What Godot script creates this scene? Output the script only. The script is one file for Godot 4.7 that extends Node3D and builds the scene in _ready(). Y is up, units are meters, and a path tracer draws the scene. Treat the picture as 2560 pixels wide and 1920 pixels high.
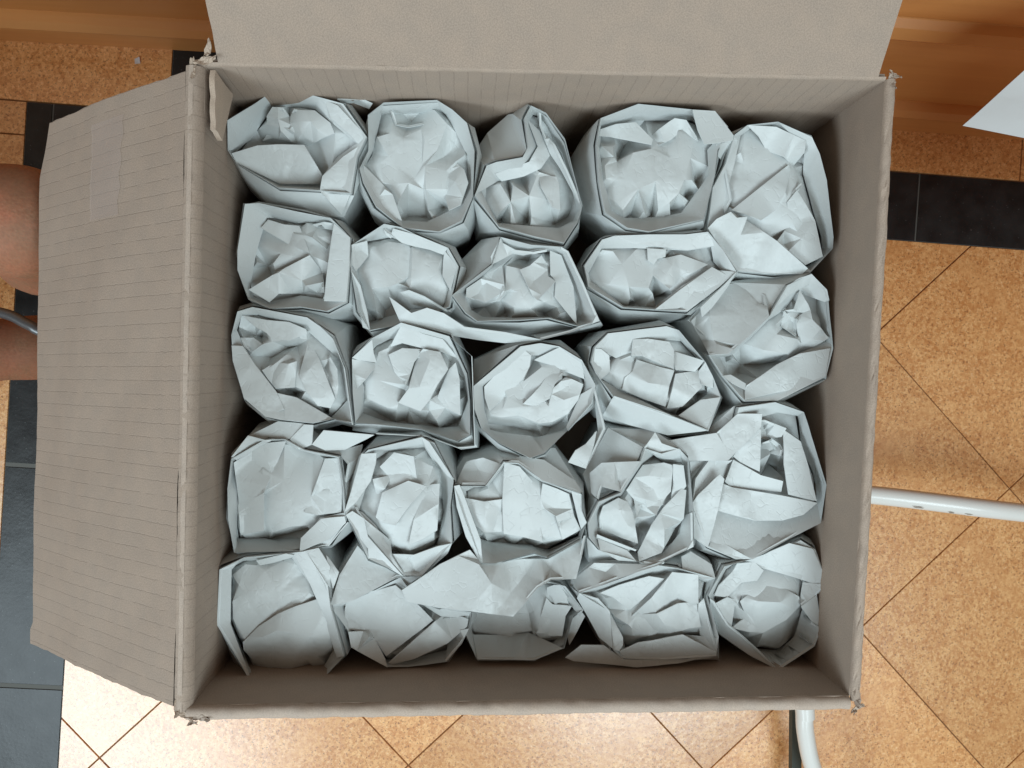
extends Node3D
# A cardboard box of paper-wrapped bundles on a tubular stand, seen from above.
# Units are metres, y is up, the floor is y = 0. Bundle points are tenths of a millimetre from each bundle's centre.

const RIM := 0.596          # height of the box rim
const PACK := 0.531         # mean height of the bundle tops
const BASE := 0.4065        # inner face of the box bottom
const TILE := 0.314

var mats := {}
var fine_noise := FastNoiseLite.new()
var fold_noise := FastNoiseLite.new()
var taken := {}

func _ready():
	set_view_and_light()
	make_materials()
	build_floor()
	build_walls()
	build_stand()
	build_box()
	build_bundles()
	build_person()
	build_small_things()

# ------------------------------------------------------------------ camera, light

func set_view_and_light():
	var cam := Camera3D.new()
	cam.name = "camera"
	cam.transform = Transform3D(Basis(Vector3(0.998983, 0.044935, -0.003825), Vector3(-0.003248, -0.012915, -0.999911), Vector3(-0.044980, 0.998906, -0.012755)), Vector3(-0.046153, 1.128849, -0.010712))
	cam.fov = 53.07
	cam.near = 0.02
	cam.far = 30.0
	add_child(cam)
	var e := Environment.new()
	e.background_mode = Environment.BG_COLOR
	e.background_color = Color(1.0, 0.89, 0.79)
	e.background_energy_multiplier = 0.245
	e.tonemap_mode = Environment.TONE_MAPPER_LINEAR
	e.tonemap_exposure = 0.88
	e.sdfgi_enabled = true
	e.ssao_enabled = true
	e.ssil_enabled = true
	var we := WorldEnvironment.new()
	we.name = "environment"
	we.environment = e
	add_child(we)
	# a high window over the near side, and a second one to the near left that the floor mirrors
	window_light("window_light", Vector3(0.65, 2.15, 0.95), Vector3(0.0, 0.53, 0.0), Vector2(1.1, 0.9), Color(0.885, 0.965, 0.995), 3.65)
	window_light("window_light", Vector3(-1.50, 1.85, 1.25), Vector3(-0.2, 0.3, 0.2), Vector2(1.5, 0.8), Color(0.88, 0.96, 1.0), 4.3)

func window_light(called, at, aim, size, tint, energy):
	var l := AreaLight3D.new()
	l.name = numbered(called)
	l.area_size = size
	l.light_color = tint
	l.light_energy = energy
	l.shadow_enabled = true
	l.area_range = 8.0
	l.area_attenuation = 2.0
	add_child(l)
	l.look_at_from_position(at, aim, Vector3.UP)

# ------------------------------------------------------------------ materials

func noise(kind, freq, sd, octaves = 1, ret = -1) -> FastNoiseLite:
	var n := FastNoiseLite.new()
	n.noise_type = kind
	n.frequency = freq
	n.seed = sd
	n.fractal_type = FastNoiseLite.FRACTAL_FBM if octaves > 1 else FastNoiseLite.FRACTAL_NONE
	n.fractal_octaves = octaves
	if ret >= 0:
		n.cellular_return_type = ret
	return n

func grey(n: FastNoiseLite, size: int) -> PackedByteArray:
	var im := n.get_seamless_image(size, size, false, false, 0.12, true)
	im.convert(Image.FORMAT_L8)
	return im.get_data()

func mat(rough, spec = 0.5, tint = Color.WHITE) -> StandardMaterial3D:
	var m := StandardMaterial3D.new()
	m.albedo_color = tint
	m.roughness = rough
	m.metallic_specular = spec
	m.cull_mode = BaseMaterial3D.CULL_DISABLED
	return m

func lin(r, g, b) -> Color:
	return Color(r, g, b).linear_to_srgb()

func tex(size: int, bytes: PackedByteArray, ch := 3) -> ImageTexture:
	var im := Image.create_from_data(size, size, false, Image.FORMAT_RGB8 if ch == 3 else Image.FORMAT_L8, bytes)
	im.generate_mipmaps()
	return ImageTexture.create_from_image(im)

func normal_tex(size: int, bytes: PackedByteArray, strength: float) -> ImageTexture:
	var im := Image.create_from_data(size, size, false, Image.FORMAT_L8, bytes)
	im.convert(Image.FORMAT_RGBA8)
	im.bump_map_to_normal_map(strength)
	return ImageTexture.create_from_image(im)

func make_materials():
	fold_noise.noise_type = FastNoiseLite.TYPE_CELLULAR
	fold_noise.cellular_return_type = FastNoiseLite.RETURN_DISTANCE2_SUB
	fold_noise.frequency = 46.0
	fold_noise.seed = 19
	fine_noise.noise_type = FastNoiseLite.TYPE_SIMPLEX_SMOOTH
	fine_noise.frequency = 17.0
	fine_noise.seed = 5
	fine_noise.fractal_octaves = 2

	# white packing paper: plain, slightly glossy, with a faint tooth
	var paper := mat(0.44, 0.5, lin(0.565, 0.592, 0.585))
	var tooth := grey(noise(FastNoiseLite.TYPE_SIMPLEX, 0.06, 3, 4), 512)
	paper.normal_enabled = true
	var net := grey(noise(FastNoiseLite.TYPE_CELLULAR, 0.019, 4, 1, FastNoiseLite.RETURN_DISTANCE2_SUB), 512)
	var mask := grey(noise(FastNoiseLite.TYPE_SIMPLEX, 0.010, 8, 2), 512)
	var wrinkle := PackedByteArray()
	wrinkle.resize(512 * 512)
	for i in 512 * 512:
		wrinkle[i] = clampi(int(150.0 + (tooth[i] - 128) * 0.10 - 90.0 * maxf(0.0, 1.0 - net[i] / 26.0) * clampf((mask[i] - 110) / 60.0, 0.0, 1.0)), 0, 255)
	paper.normal_texture = normal_tex(512, wrinkle, 4.0)
	paper.normal_scale = 0.75
	mats.tooth = normal_tex(512, tooth, 3.0)
	paper.uv1_triplanar = true
	paper.uv1_world_triplanar = true
	paper.uv1_scale = Vector3.ONE * 14.0
	paper.backlight_enabled = true
	paper.backlight = Color(0.22, 0.22, 0.22)
	mats.paper = paper

	# cardboard liner: fibres, specks, and on some faces the lines of the flutes beneath
	var size := 1024
	var cloud := grey(noise(FastNoiseLite.TYPE_SIMPLEX, 0.012, 21, 4), size)
	var fibre := grey(noise(FastNoiseLite.TYPE_SIMPLEX, 0.22, 22, 2), size)
	var speck := grey(noise(FastNoiseLite.TYPE_SIMPLEX, 0.09, 23, 2), size)
	var dash := grey(noise(FastNoiseLite.TYPE_SIMPLEX, 0.012, 24, 3), size)
	for kind in ["plain", "lined"]:
		var rgb := PackedByteArray()
		var bump := PackedByteArray()
		rgb.resize(size * size * 3)
		bump.resize(size * size)
		for y in size:
			for x in size:
				var i := y * size + x
				var t := 1.0 + (cloud[i] - 128) * 0.00012 + (fibre[i] - 128) * 0.0006
				if speck[i] < 22:
					t -= (22 - speck[i]) * 0.010
				elif speck[i] > 238:
					t += (speck[i] - 238) * 0.008
				var h := 128.0 + (fibre[i] - 128) * 0.07
				if kind == "lined":
					var u := fposmod(x + (cloud[(y * 3 % size) * size + 40] - 128) * 0.012, 32.0)
					var d := absf(u - 16.0)
					if d < 1.3:
						var k := clampf((dash[(y * size + int(x / 32) * 37) % (size * size)] - 40) / 60.0, 0.0, 1.0) * (1.3 - d) / 1.3
						t -= 0.125 * k
						h -= 60.0 * k
					h += 5.0 * cos(u / 32.0 * TAU)
				var warm := (cloud[i] - 128) * 0.00004
				rgb[i * 3] = clampi(int(163 * t * (1.0 + warm)), 0, 255)
				rgb[i * 3 + 1] = clampi(int(146 * t), 0, 255)
				rgb[i * 3 + 2] = clampi(int(132 * t * (1.0 - warm)), 0, 255)
				bump[i] = clampi(int(h), 0, 255)
		var m := mat(0.78, 0.3)
		m.albedo_texture = tex(size, rgb)
		m.normal_enabled = true
		m.normal_texture = normal_tex(size, bump, 4.0)
		m.normal_scale = 0.5
		m.uv1_scale = Vector3(3.125, 3.125, 1.0)
		mats["card_" + kind] = m
	var worn: StandardMaterial3D = mats.card_plain.duplicate()
	worn.albedo_color = Color(1.07, 1.08, 1.09)
	mats.card_worn = worn
	var soft: StandardMaterial3D = mats.card_plain.duplicate()
	soft.albedo_color = Color(1.03, 1.03, 1.03)
	mats.card_crease = soft
	var torn: StandardMaterial3D = mats.card_plain.duplicate()
	torn.albedo_color = Color(1.10, 1.10, 1.09)
	mats.card_torn = torn
	var tape := mat(0.28, 0.5, Color(0.82, 0.76, 0.73, 0.26))
	tape.transparency = BaseMaterial3D.TRANSPARENCY_ALPHA
	mats.tape = tape

	# cork: pressed granules with dark bark specks
	var cell := grey(noise(FastNoiseLite.TYPE_CELLULAR, 0.11, 31, 1, FastNoiseLite.RETURN_CELL_VALUE), size)
	var cell2 := grey(noise(FastNoiseLite.TYPE_CELLULAR, 0.23, 32, 1, FastNoiseLite.RETURN_CELL_VALUE), size)
	var wide := grey(noise(FastNoiseLite.TYPE_SIMPLEX, 0.008, 33, 3), size)
	var bark := grey(noise(FastNoiseLite.TYPE_SIMPLEX, 0.055, 34, 3), size)
	var grainy := grey(noise(FastNoiseLite.TYPE_SIMPLEX, 0.2, 35, 2), size)
	var crgb := PackedByteArray()
	crgb.resize(size * size * 3)
	var low := Vector3(0.61, 0.252, 0.068)
	var high := Vector3(0.92, 0.525, 0.215)
	var dark := Vector3(0.22, 0.075, 0.02)
	var pale := Vector3(0.92, 0.62, 0.36)
	for i in size * size:
		var t := clampf(0.45 + (cell[i] - 128) * 0.0026 + (cell2[i] - 128) * 0.0018 + (wide[i] - 128) * 0.0016 + (grainy[i] - 128) * 0.0020, 0.0, 1.0)
		var c := low.lerp(high, t)
		var k := bark[i] + (cell2[i] - 128) * 0.18
		if k < 70:
			c = c.lerp(dark, clampf((70 - k) / 55.0, 0.0, 0.62))
		elif k > 200 and cell[i] > 100:
			c = c.lerp(pale, clampf((k - 200) / 40.0, 0.0, 0.6))
		crgb[i * 3] = int(255 * pow(c.x, 0.4545))
		crgb[i * 3 + 1] = int(255 * pow(c.y, 0.4545))
		crgb[i * 3 + 2] = int(255 * pow(c.z, 0.4545))
	var ctex := tex(size, crgb)
	for k in 4:
		var cork := mat(0.34, 0.9, Color(1, 1, 1) * [1.0, 0.97, 1.03, 0.94][k])
		cork.albedo_color.a = 1.0
		cork.albedo_texture = ctex
		cork.normal_enabled = true
		cork.normal_texture = mats.tooth
		cork.normal_scale = 0.07
		cork.clearcoat_enabled = true
		cork.clearcoat = 0.8
		cork.clearcoat_roughness = 0.24
		cork.uv1_scale = Vector3(2.3, 2.3, 1)
		cork.uv1_offset = Vector3(k * 0.37, k * 0.61, 0)
		mats["cork_%d" % k] = cork
	mats.grout = mat(0.9, 0.2, lin(0.30, 0.16, 0.08))

	# slate: dark, faintly mottled, smooth enough to mirror the window
	var mott := grey(noise(FastNoiseLite.TYPE_SIMPLEX, 0.012, 41, 5), 512)
	var pit := grey(noise(FastNoiseLite.TYPE_SIMPLEX, 0.08, 42, 2), 512)
	var srgb := PackedByteArray()
	srgb.resize(512 * 512 * 3)
	var sb := PackedByteArray()
	sb.resize(512 * 512)
	for i in 512 * 512:
		var v := 0.017 + (mott[i] - 128) * 0.00007 + (0.10 if pit[i] > 240 else 0.0)
		srgb[i * 3] = int(255 * pow(maxf(v * 0.93, 0.004), 0.4545))
		srgb[i * 3 + 1] = int(255 * pow(maxf(v, 0.004), 0.4545))
		srgb[i * 3 + 2] = int(255 * pow(maxf(v * 1.02, 0.004), 0.4545))
		sb[i] = clampi(128 + int((mott[i] - 128) * 0.6 + (pit[i] - 128) * 0.2), 0, 255)
	var slate := mat(0.34, 0.42)
	slate.albedo_texture = tex(512, srgb)
	slate.normal_enabled = true
	slate.normal_texture = normal_tex(512, sb, 4.0)
	slate.normal_scale = 0.12
	slate.uv1_scale = Vector3(3, 3, 1)
	mats.slate = slate
	mats.slate_joint = mat(0.85, 0.3, lin(0.13, 0.13, 0.12))

	# wood with grain along the board
	var ring := noise(FastNoiseLite.TYPE_SIMPLEX, 0.010, 51, 4)
	var wrgb := PackedByteArray()
	wrgb.resize(512 * 512 * 3)
	for y in 512:
		for x in 512:
			var a := ring.get_noise_2d(x * 0.10, y * 1.9)
			var b := ring.get_noise_2d(x * 0.6 + 900.0, y * 9.0)
			var c := Vector3(0.62, 0.265, 0.074).lerp(Vector3(0.68, 0.31, 0.092), clampf(0.5 + a * 0.6 + b * 0.3, 0, 1))
			var i := (y * 512 + x) * 3
			wrgb[i] = int(255 * pow(c.x, 0.4545))
			wrgb[i + 1] = int(255 * pow(c.y, 0.4545))
			wrgb[i + 2] = int(255 * pow(c.z, 0.4545))
	var wood := mat(0.42, 0.5)
	wood.albedo_texture = tex(512, wrgb)
	wood.uv1_scale = Vector3(1.6, 1.6, 1)
	mats.wood = wood

	mats.enamel = mat(0.25, 0.5, lin(0.76, 0.755, 0.72))
	mats.steel = mat(0.38, 0.6, lin(0.16, 0.165, 0.17))
	mats.steel.metallic = 0.6
	mats.chip = mat(0.8, 0.2, lin(0.30, 0.26, 0.22))
	mats.rubber = mat(0.6, 0.4, lin(0.05, 0.055, 0.045))
	mats.board = mat(0.7, 0.3, lin(0.35, 0.33, 0.30))
	var skin := mat(0.6, 0.35, Color.WHITE)
	var pores := grey(noise(FastNoiseLite.TYPE_SIMPLEX, 0.09, 61, 3), 512)
	var flush := grey(noise(FastNoiseLite.TYPE_SIMPLEX, 0.010, 62, 3), 512)
	var krgb := PackedByteArray()
	krgb.resize(512 * 512 * 3)
	for i in 512 * 512:
		var t := 1.0 + (pores[i] - 128) * 0.0007 + (flush[i] - 128) * 0.0007
		var rosy := (flush[i] - 128) * 0.0006
		if pores[i] < 12: t -= 0.16
		krgb[i * 3] = clampi(int(150 * t), 0, 255)
		krgb[i * 3 + 1] = clampi(int(104 * t * (1.0 - rosy)), 0, 255)
		krgb[i * 3 + 2] = clampi(int(80 * t * (1.0 - rosy)), 0, 255)
	skin.albedo_texture = tex(512, krgb)
	skin.uv1_triplanar = true
	skin.uv1_scale = Vector3.ONE * 5.0
	skin.normal_enabled = true
	skin.normal_texture = normal_tex(512, pores, 3.0)
	skin.normal_scale = 0.25
	skin.subsurf_scatter_enabled = true
	skin.subsurf_scatter_strength = 0.12
	mats.skin = skin
	mats.cloth = mat(0.9, 0.2, lin(0.05, 0.055, 0.07))
	mats.sheet = mat(0.5, 0.5, lin(0.72, 0.74, 0.75))

# ------------------------------------------------------------------ naming

func numbered(called: String) -> String:
	var n: int = taken.get(called, 0)
	taken[called] = n + 1
	return called if n == 0 else "%s_%03d" % [called, n]

func tag(o: Node, label := "", category := "", group := "", kind := ""):
	if label: o.set_meta("label", label)
	if category: o.set_meta("category", category)
	if group: o.set_meta("group", group)
	if kind: o.set_meta("kind", kind)
	return o

func base(called: String, at := Vector3.ZERO) -> Node3D:
	var o := Node3D.new()
	o.name = numbered(called)
	o.position = at
	add_child(o)
	return o

func part(called: String, mesh: Mesh, m: Material, parent: Node) -> MeshInstance3D:
	var o := MeshInstance3D.new()
	o.mesh = mesh
	o.material_override = m
	if parent == self:
		o.name = numbered(called)
	else:
		var n := 0
		for c in parent.get_children():
			if String(c.name) == called or String(c.name).begins_with(called + "_0"):
				n += 1
		o.name = called if n == 0 else "%s_%03d" % [called, n]
	o.cast_shadow = GeometryInstance3D.SHADOW_CASTING_SETTING_ON
	parent.add_child(o, true)
	return o

# ------------------------------------------------------------------ mesh helpers
# Triangles below are counter-clockwise seen from outside; emit() turns them for Godot.

class Soup:
	var v := PackedVector3Array()
	var n := PackedVector3Array()
	var uv := PackedVector2Array()
	func tri(a, b, c, na, nb, nc, ua = Vector2.ZERO, ub = Vector2.ZERO, uc = Vector2.ZERO):
		v.append(a); v.append(c); v.append(b)
		n.append(na); n.append(nc); n.append(nb)
		uv.append(ua); uv.append(uc); uv.append(ub)
	func flat(a, b, c, ua = Vector2.ZERO, ub = Vector2.ZERO, uc = Vector2.ZERO):
		var f: Vector3 = (b - a).cross(c - a)
		if f.length_squared() < 1e-18:
			return
		f = f.normalized()
		tri(a, b, c, f, f, f, ua, ub, uc)
	func quad(a, b, c, d, ua = Vector2.ZERO, ub = Vector2.ZERO, uc = Vector2.ZERO, ud = Vector2.ZERO):
		flat(a, b, c, ua, ub, uc)
		flat(a, c, d, ua, uc, ud)
	func box(lo: Vector3, hi: Vector3):
		var p := []
		for k in 8:
			p.append(Vector3(hi.x if k & 1 else lo.x, hi.y if k & 2 else lo.y, hi.z if k & 4 else lo.z))
		for f in [[1, 3, 7, 5], [0, 4, 6, 2], [2, 6, 7, 3], [0, 1, 5, 4], [4, 5, 7, 6], [0, 2, 3, 1]]:
			var q := []
			for k in f: q.append(p[k])
			var u := []
			for w in q:
				u.append(Vector2(w.x + w.z, w.y + w.z * 0.3) if f[0] != 2 or f[1] != 6 else Vector2(w.x, w.z))
			quad(q[0], q[1], q[2], q[3], u[0], u[1], u[2], u[3])
	func mesh() -> ArrayMesh:
		var a := []
		a.resize(Mesh.ARRAY_MAX)
		a[Mesh.ARRAY_VERTEX] = v
		a[Mesh.ARRAY_NORMAL] = n
		a[Mesh.ARRAY_TEX_UV] = uv
		var m := ArrayMesh.new()
		m.add_surface_from_arrays(Mesh.PRIMITIVE_TRIANGLES, a)
		return m

func relief(p: Vector3) -> float:
	var soft := fine_noise.get_noise_3dv(p)
	var fold := clampf((fold_noise.get_noise_3dv(p) + 1.0) * 2.2, 0.0, 1.0)
	return 0.0006 * soft + 0.0007 * fold * clampf(0.35 + soft * 1.6, 0.0, 1.0)

# A sheet of paper: base triangles are cut down to a few millimetres, given soft or sharp folds by angle, and creased.
func paper_mesh(v: PackedVector3Array, t: PackedInt32Array, off: Vector3, hard := 30.0, cell := 0.0032, amp := 1.0) -> ArrayMesh:
	var nt := t.size() / 3
	var fn := PackedVector3Array()
	fn.resize(nt)
	var at := {}
	for k in nt:
		var c := (v[t[k * 3 + 1]] - v[t[k * 3]]).cross(v[t[k * 3 + 2]] - v[t[k * 3]])
		fn[k] = c
		for j in 3:
			var key := t[k * 3 + j]
			if not at.has(key):
				at[key] = PackedInt32Array()
			at[key].append(k)
	var lim := cos(deg_to_rad(hard))
	var s := Soup.new()
	var along := Vector3(0.22, 0.95, 0.2).normalized()
	var e := 0.0006
	var known := {}
	for k in nt:
		if fn[k].length_squared() < 1e-18:
			continue
		var me := fn[k].normalized()
		var p := []
		var n := []
		for j in 3:
			var sum := Vector3.ZERO
			for o in at[t[k * 3 + j]]:
				if fn[o].length_squared() > 1e-18 and fn[o].normalized().dot(me) > lim:
					sum += fn[o]
			p.append(v[t[k * 3 + j]])
			n.append(sum.normalized())
		var todo := [[p[0], p[1], p[2], n[0], n[1], n[2], 0]]
		while todo.size():
			var q = todo.pop_back()
			var ab: bool = q[0].distance_to(q[1]) > cell
			var bc: bool = q[1].distance_to(q[2]) > cell
			var ca: bool = q[2].distance_to(q[0]) > cell
			if q[6] > 6 or not (ab or bc or ca):
				for j in 3:
					var w: Vector3 = q[j] + off
					if not known.has(w):
						var r0 := relief(w) * amp
						known[w] = Vector4(relief(w + Vector3(e, 0, 0)) * amp - r0, relief(w + Vector3(0, e, 0)) * amp - r0, relief(w + Vector3(0, 0, e)) * amp - r0, r0 * e) / e
					var got: Vector4 = known[w]
					var r := got.w
					var g := Vector3(got.x, got.y, got.z)
					var m: Vector3 = q[3 + j]
					var f := m.dot(along)
					q[j] += along * r
					q[3 + j] = (m - (g - m * g.dot(m)) * f).normalized()
				s.tri(q[0], q[1], q[2], q[3], q[4], q[5])
				continue
			var d: int = q[6] + 1
			var mab: Vector3 = (q[0] + q[1]) * 0.5
			var mbc: Vector3 = (q[1] + q[2]) * 0.5
			var mca: Vector3 = (q[2] + q[0]) * 0.5
			var nab: Vector3 = (q[3] + q[4]).normalized()
			var nbc: Vector3 = (q[4] + q[5]).normalized()
			var nca: Vector3 = (q[5] + q[3]).normalized()
			var code := (1 if ab else 0) + (2 if bc else 0) + (4 if ca else 0)
			match code:
				7:
					todo.append([q[0], mab, mca, q[3], nab, nca, d]); todo.append([mab, q[1], mbc, nab, q[4], nbc, d])
					todo.append([mca, mbc, q[2], nca, nbc, q[5], d]); todo.append([mab, mbc, mca, nab, nbc, nca, d])
				1:
					todo.append([q[0], mab, q[2], q[3], nab, q[5], d]); todo.append([mab, q[1], q[2], nab, q[4], q[5], d])
				2:
					todo.append([q[0], q[1], mbc, q[3], q[4], nbc, d]); todo.append([q[0], mbc, q[2], q[3], nbc, q[5], d])
				4:
					todo.append([q[0], q[1], mca, q[3], q[4], nca, d]); todo.append([mca, q[1], q[2], nca, q[4], q[5], d])
				3:
					todo.append([mab, q[1], mbc, nab, q[4], nbc, d]); todo.append([q[0], mab, mbc, q[3], nab, nbc, d]); todo.append([q[0], mbc, q[2], q[3], nbc, q[5], d])
				6:
					todo.append([mbc, q[2], mca, nbc, q[5], nca, d]); todo.append([q[0], q[1], mbc, q[3], q[4], nbc, d]); todo.append([q[0], mbc, mca, q[3], nbc, nca, d])
				5:
					todo.append([q[0], mab, mca, q[3], nab, nca, d]); todo.append([mab, q[1], q[2], nab, q[4], q[5], d]); todo.append([mab, q[2], mca, nab, q[5], nca, d])
	return s.mesh()

func flat2(p: Vector3) -> Vector2:
	return Vector2(p.x, p.z)

# Points of one sheet, its outline first: joined by Delaunay triangles inside the outline.
func sheet(outline: Array, inner: Array, v: PackedVector3Array, t: PackedInt32Array, hem: bool):
	var ring: Array = []
	for k in outline.size():
		var a: Vector3 = outline[k]
		var b: Vector3 = outline[(k + 1) % outline.size()]
		var parts := maxi(1, int(ceil(a.distance_to(b) / 0.006)))
		for j in parts:
			ring.append(a.lerp(b, float(j) / parts))
	var flat := PackedVector2Array()
	var poly := PackedVector2Array()
	for p in outline: poly.append(flat2(p))
	var all: Array = ring + inner
	for k in all.size():
		flat.append(flat2(all[k]) + Vector2(sin(k * 12.9898) * 1e-6, cos(k * 78.233) * 1e-6))
	var first := v.size()
	for p in all: v.append(p)
	var d := Geometry2D.triangulate_delaunay(flat)
	for k in range(0, d.size(), 3):
		var a := flat[d[k]]
		var b := flat[d[k + 1]]
		var c := flat[d[k + 2]]
		if absf((b - a).cross(c - a)) < 2e-9 or not Geometry2D.is_point_in_polygon((a + b + c) / 3.0, poly):
			continue
		t.append(first + d[k])
		if (b - a).cross(c - a) < 0.0:   # x right, z down the page: this turn faces up
			t.append(first + d[k + 1]); t.append(first + d[k + 2])
		else:
			t.append(first + d[k + 2]); t.append(first + d[k + 1])
	if not hem:
		return
	var turn := 0.0
	for k in poly.size():
		turn += poly[k].cross(poly[(k + 1) % poly.size()])
	var side := signf(turn)
	var n := ring.size()
	var low := v.size()
	for k in n:
		var p: Vector3 = ring[k]
		var along := (flat2(ring[(k + 1) % n]) - flat2(ring[(k + n - 1) % n])).normalized()
		var inward := Vector2(-along.y, along.x) * side
		v.append(p + Vector3(-inward.x * 0.00025, -0.0005, -inward.y * 0.00025))
		v.append(p + Vector3(inward.x * 0.0016, -0.0011, inward.y * 0.0016))
	for k in n:
		var j := (k + 1) % n
		var q := [first + k, first + j, low + j * 2, low + k * 2, low + j * 2 + 1, low + k * 2 + 1]
		var f := [0, 1, 2, 0, 2, 3, 3, 2, 4, 3, 4, 5] if side > 0 else [0, 2, 1, 0, 3, 2, 3, 4, 2, 3, 5, 4]
		for w in f: t.append(q[w])

func points(a: Array) -> Array:
	var out := []
	for k in range(0, a.size(), 3):
		out.append(Vector3(a[k], a[k + 1], a[k + 2]) * 0.0001)
	return out

# One wrapped bundle. st: rim, inner edge of the turned-in rim and outer bulge at each station; plug: crumpled paper inside; flaps: folds lying on it; walls: free paper edges.
func bundle(label: String, at: Vector3, st: Array, plug: Array, flaps: Array, walls: Array = []):
	var o := base("wrapped_bundle", Vector3(at.x, BASE, at.z))
	tag(o, label, "wrapped bundle", "paper-wrapped bundles packed in the cardboard box")
	var lift := Vector3(0, PACK - BASE, 0)
	var off := o.position
	var n := st.size() / 9
	var s := points(st)
	for k in s.size(): s[k] += lift
	var mid := Vector3.ZERO
	for k in n: mid += s[k * 3] / n
	# outer wrap: foot, wall, bulge, rim
	var v := PackedVector3Array()
	var t := PackedInt32Array()
	for k in n:
		var r: Vector3 = s[k * 3]
		var i: Vector3 = s[k * 3 + 1]
		var b: Vector3 = s[k * 3 + 2]
		var out := (flat2(r) - flat2(i)).normalized()
		var back := Vector3(out.x, 0, out.y)
		var g := 0.0008 + 0.0019 * fposmod(sin(k * 12.9898 + at.x * 311.0 + at.z * 97.0) * 43758.5, 1.0)
		v.append(Vector3(lerpf(b.x, mid.x, 0.02), 0.0006, lerpf(b.z, mid.z, 0.02)))
		v.append(Vector3(lerpf(b.x, mid.x, -0.09), b.y - 0.03, lerpf(b.z, mid.z, -0.09)))
		v.append(b + back * 0.0025)
		v.append(r + back * (g + 0.0004) + Vector3(0, -0.0050, 0))
		v.append(r + back * g + Vector3(0, -0.0036, 0))
		v.append(r + back * 0.0007 + Vector3(0, -0.0110, 0))
		v.append(r + back * 0.0004 + Vector3(0, -0.0012, 0))
	weave(v, t, n, 7)
	part("wrapping_paper", paper_mesh(v, t, off, 34.0, 0.007), mats.paper, o)
	# rim: the paper turned inwards over a soft fold
	v = PackedVector3Array()
	t = PackedInt32Array()
	var ring := []
	for k in n:
		var r: Vector3 = s[k * 3]
		var i: Vector3 = s[k * 3 + 1]
		var to := (i - r)
		var out := (flat2(r) - flat2(i)).normalized()
		var back := Vector3(out.x, 0, out.y)
		v.append(r + back * 0.0004 + Vector3(0, -0.0014, 0))
		v.append(r)
		v.append(r + to.normalized() * minf(0.0011, to.length() * 0.3) + Vector3(0, 0.0001, 0))
		v.append(i)
		v.append(i + back * 0.0012 + Vector3(0, -0.0012, 0))
		ring.append(i + back * 0.003 + Vector3(0, -0.005, 0))
	weave(v, t, n, 5)
	part("folded_rim", paper_mesh(v, t, off, 62.0, 0.0032, 0.7), mats.paper, o)
	# crumpled paper inside
	var inner := points(plug)
	for k in inner.size(): inner[k] += lift
	v = PackedVector3Array()
	t = PackedInt32Array()
	sheet(ring, inner, v, t, false)
	part("crumpled_paper", paper_mesh(v, t, off, 50.0), mats.paper, o)
	for f in flaps:
		var rim := points(f[0])
		var g := points(f[1])
		for k in rim.size(): rim[k] += lift
		for k in g.size(): g[k] += lift
		v = PackedVector3Array()
		t = PackedInt32Array()
		sheet(rim, g, v, t, true)
		if t.size():
			part("paper_fold", paper_mesh(v, t, off, 40.0), mats.paper, o)
	for w in walls:
		var p := points(w)
		v = PackedVector3Array()
		t = PackedInt32Array()
		for k in p.size():
			var q: Vector3 = p[k] + lift
			v.append(q + Vector3(0, -0.04, 0)); v.append(q)
			v.append(q + Vector3(-0.0006, 0.0, -0.0006)); v.append(q + Vector3(-0.0012, -0.04, -0.0012))
		for k in p.size() - 1:
			for j in 3:
				var a := k * 4 + j
				for c in [a, a + 1, a + 5, a, a + 5, a + 4]: t.append(c)
		part("paper_edge", paper_mesh(v, t, off, 40.0, 0.005), mats.paper, o)

# Joins n stations of r rows each into a closed band; rows run from outside and below to inside.
func weave(v: PackedVector3Array, t: PackedInt32Array, n: int, r: int):
	for k in n:
		var j := (k + 1) % n
		for w in r - 1:
			var a := k * r + w
			var b := j * r + w
			for c in [a, a + 1, b + 1, a, b + 1, b]: t.append(c)

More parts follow.
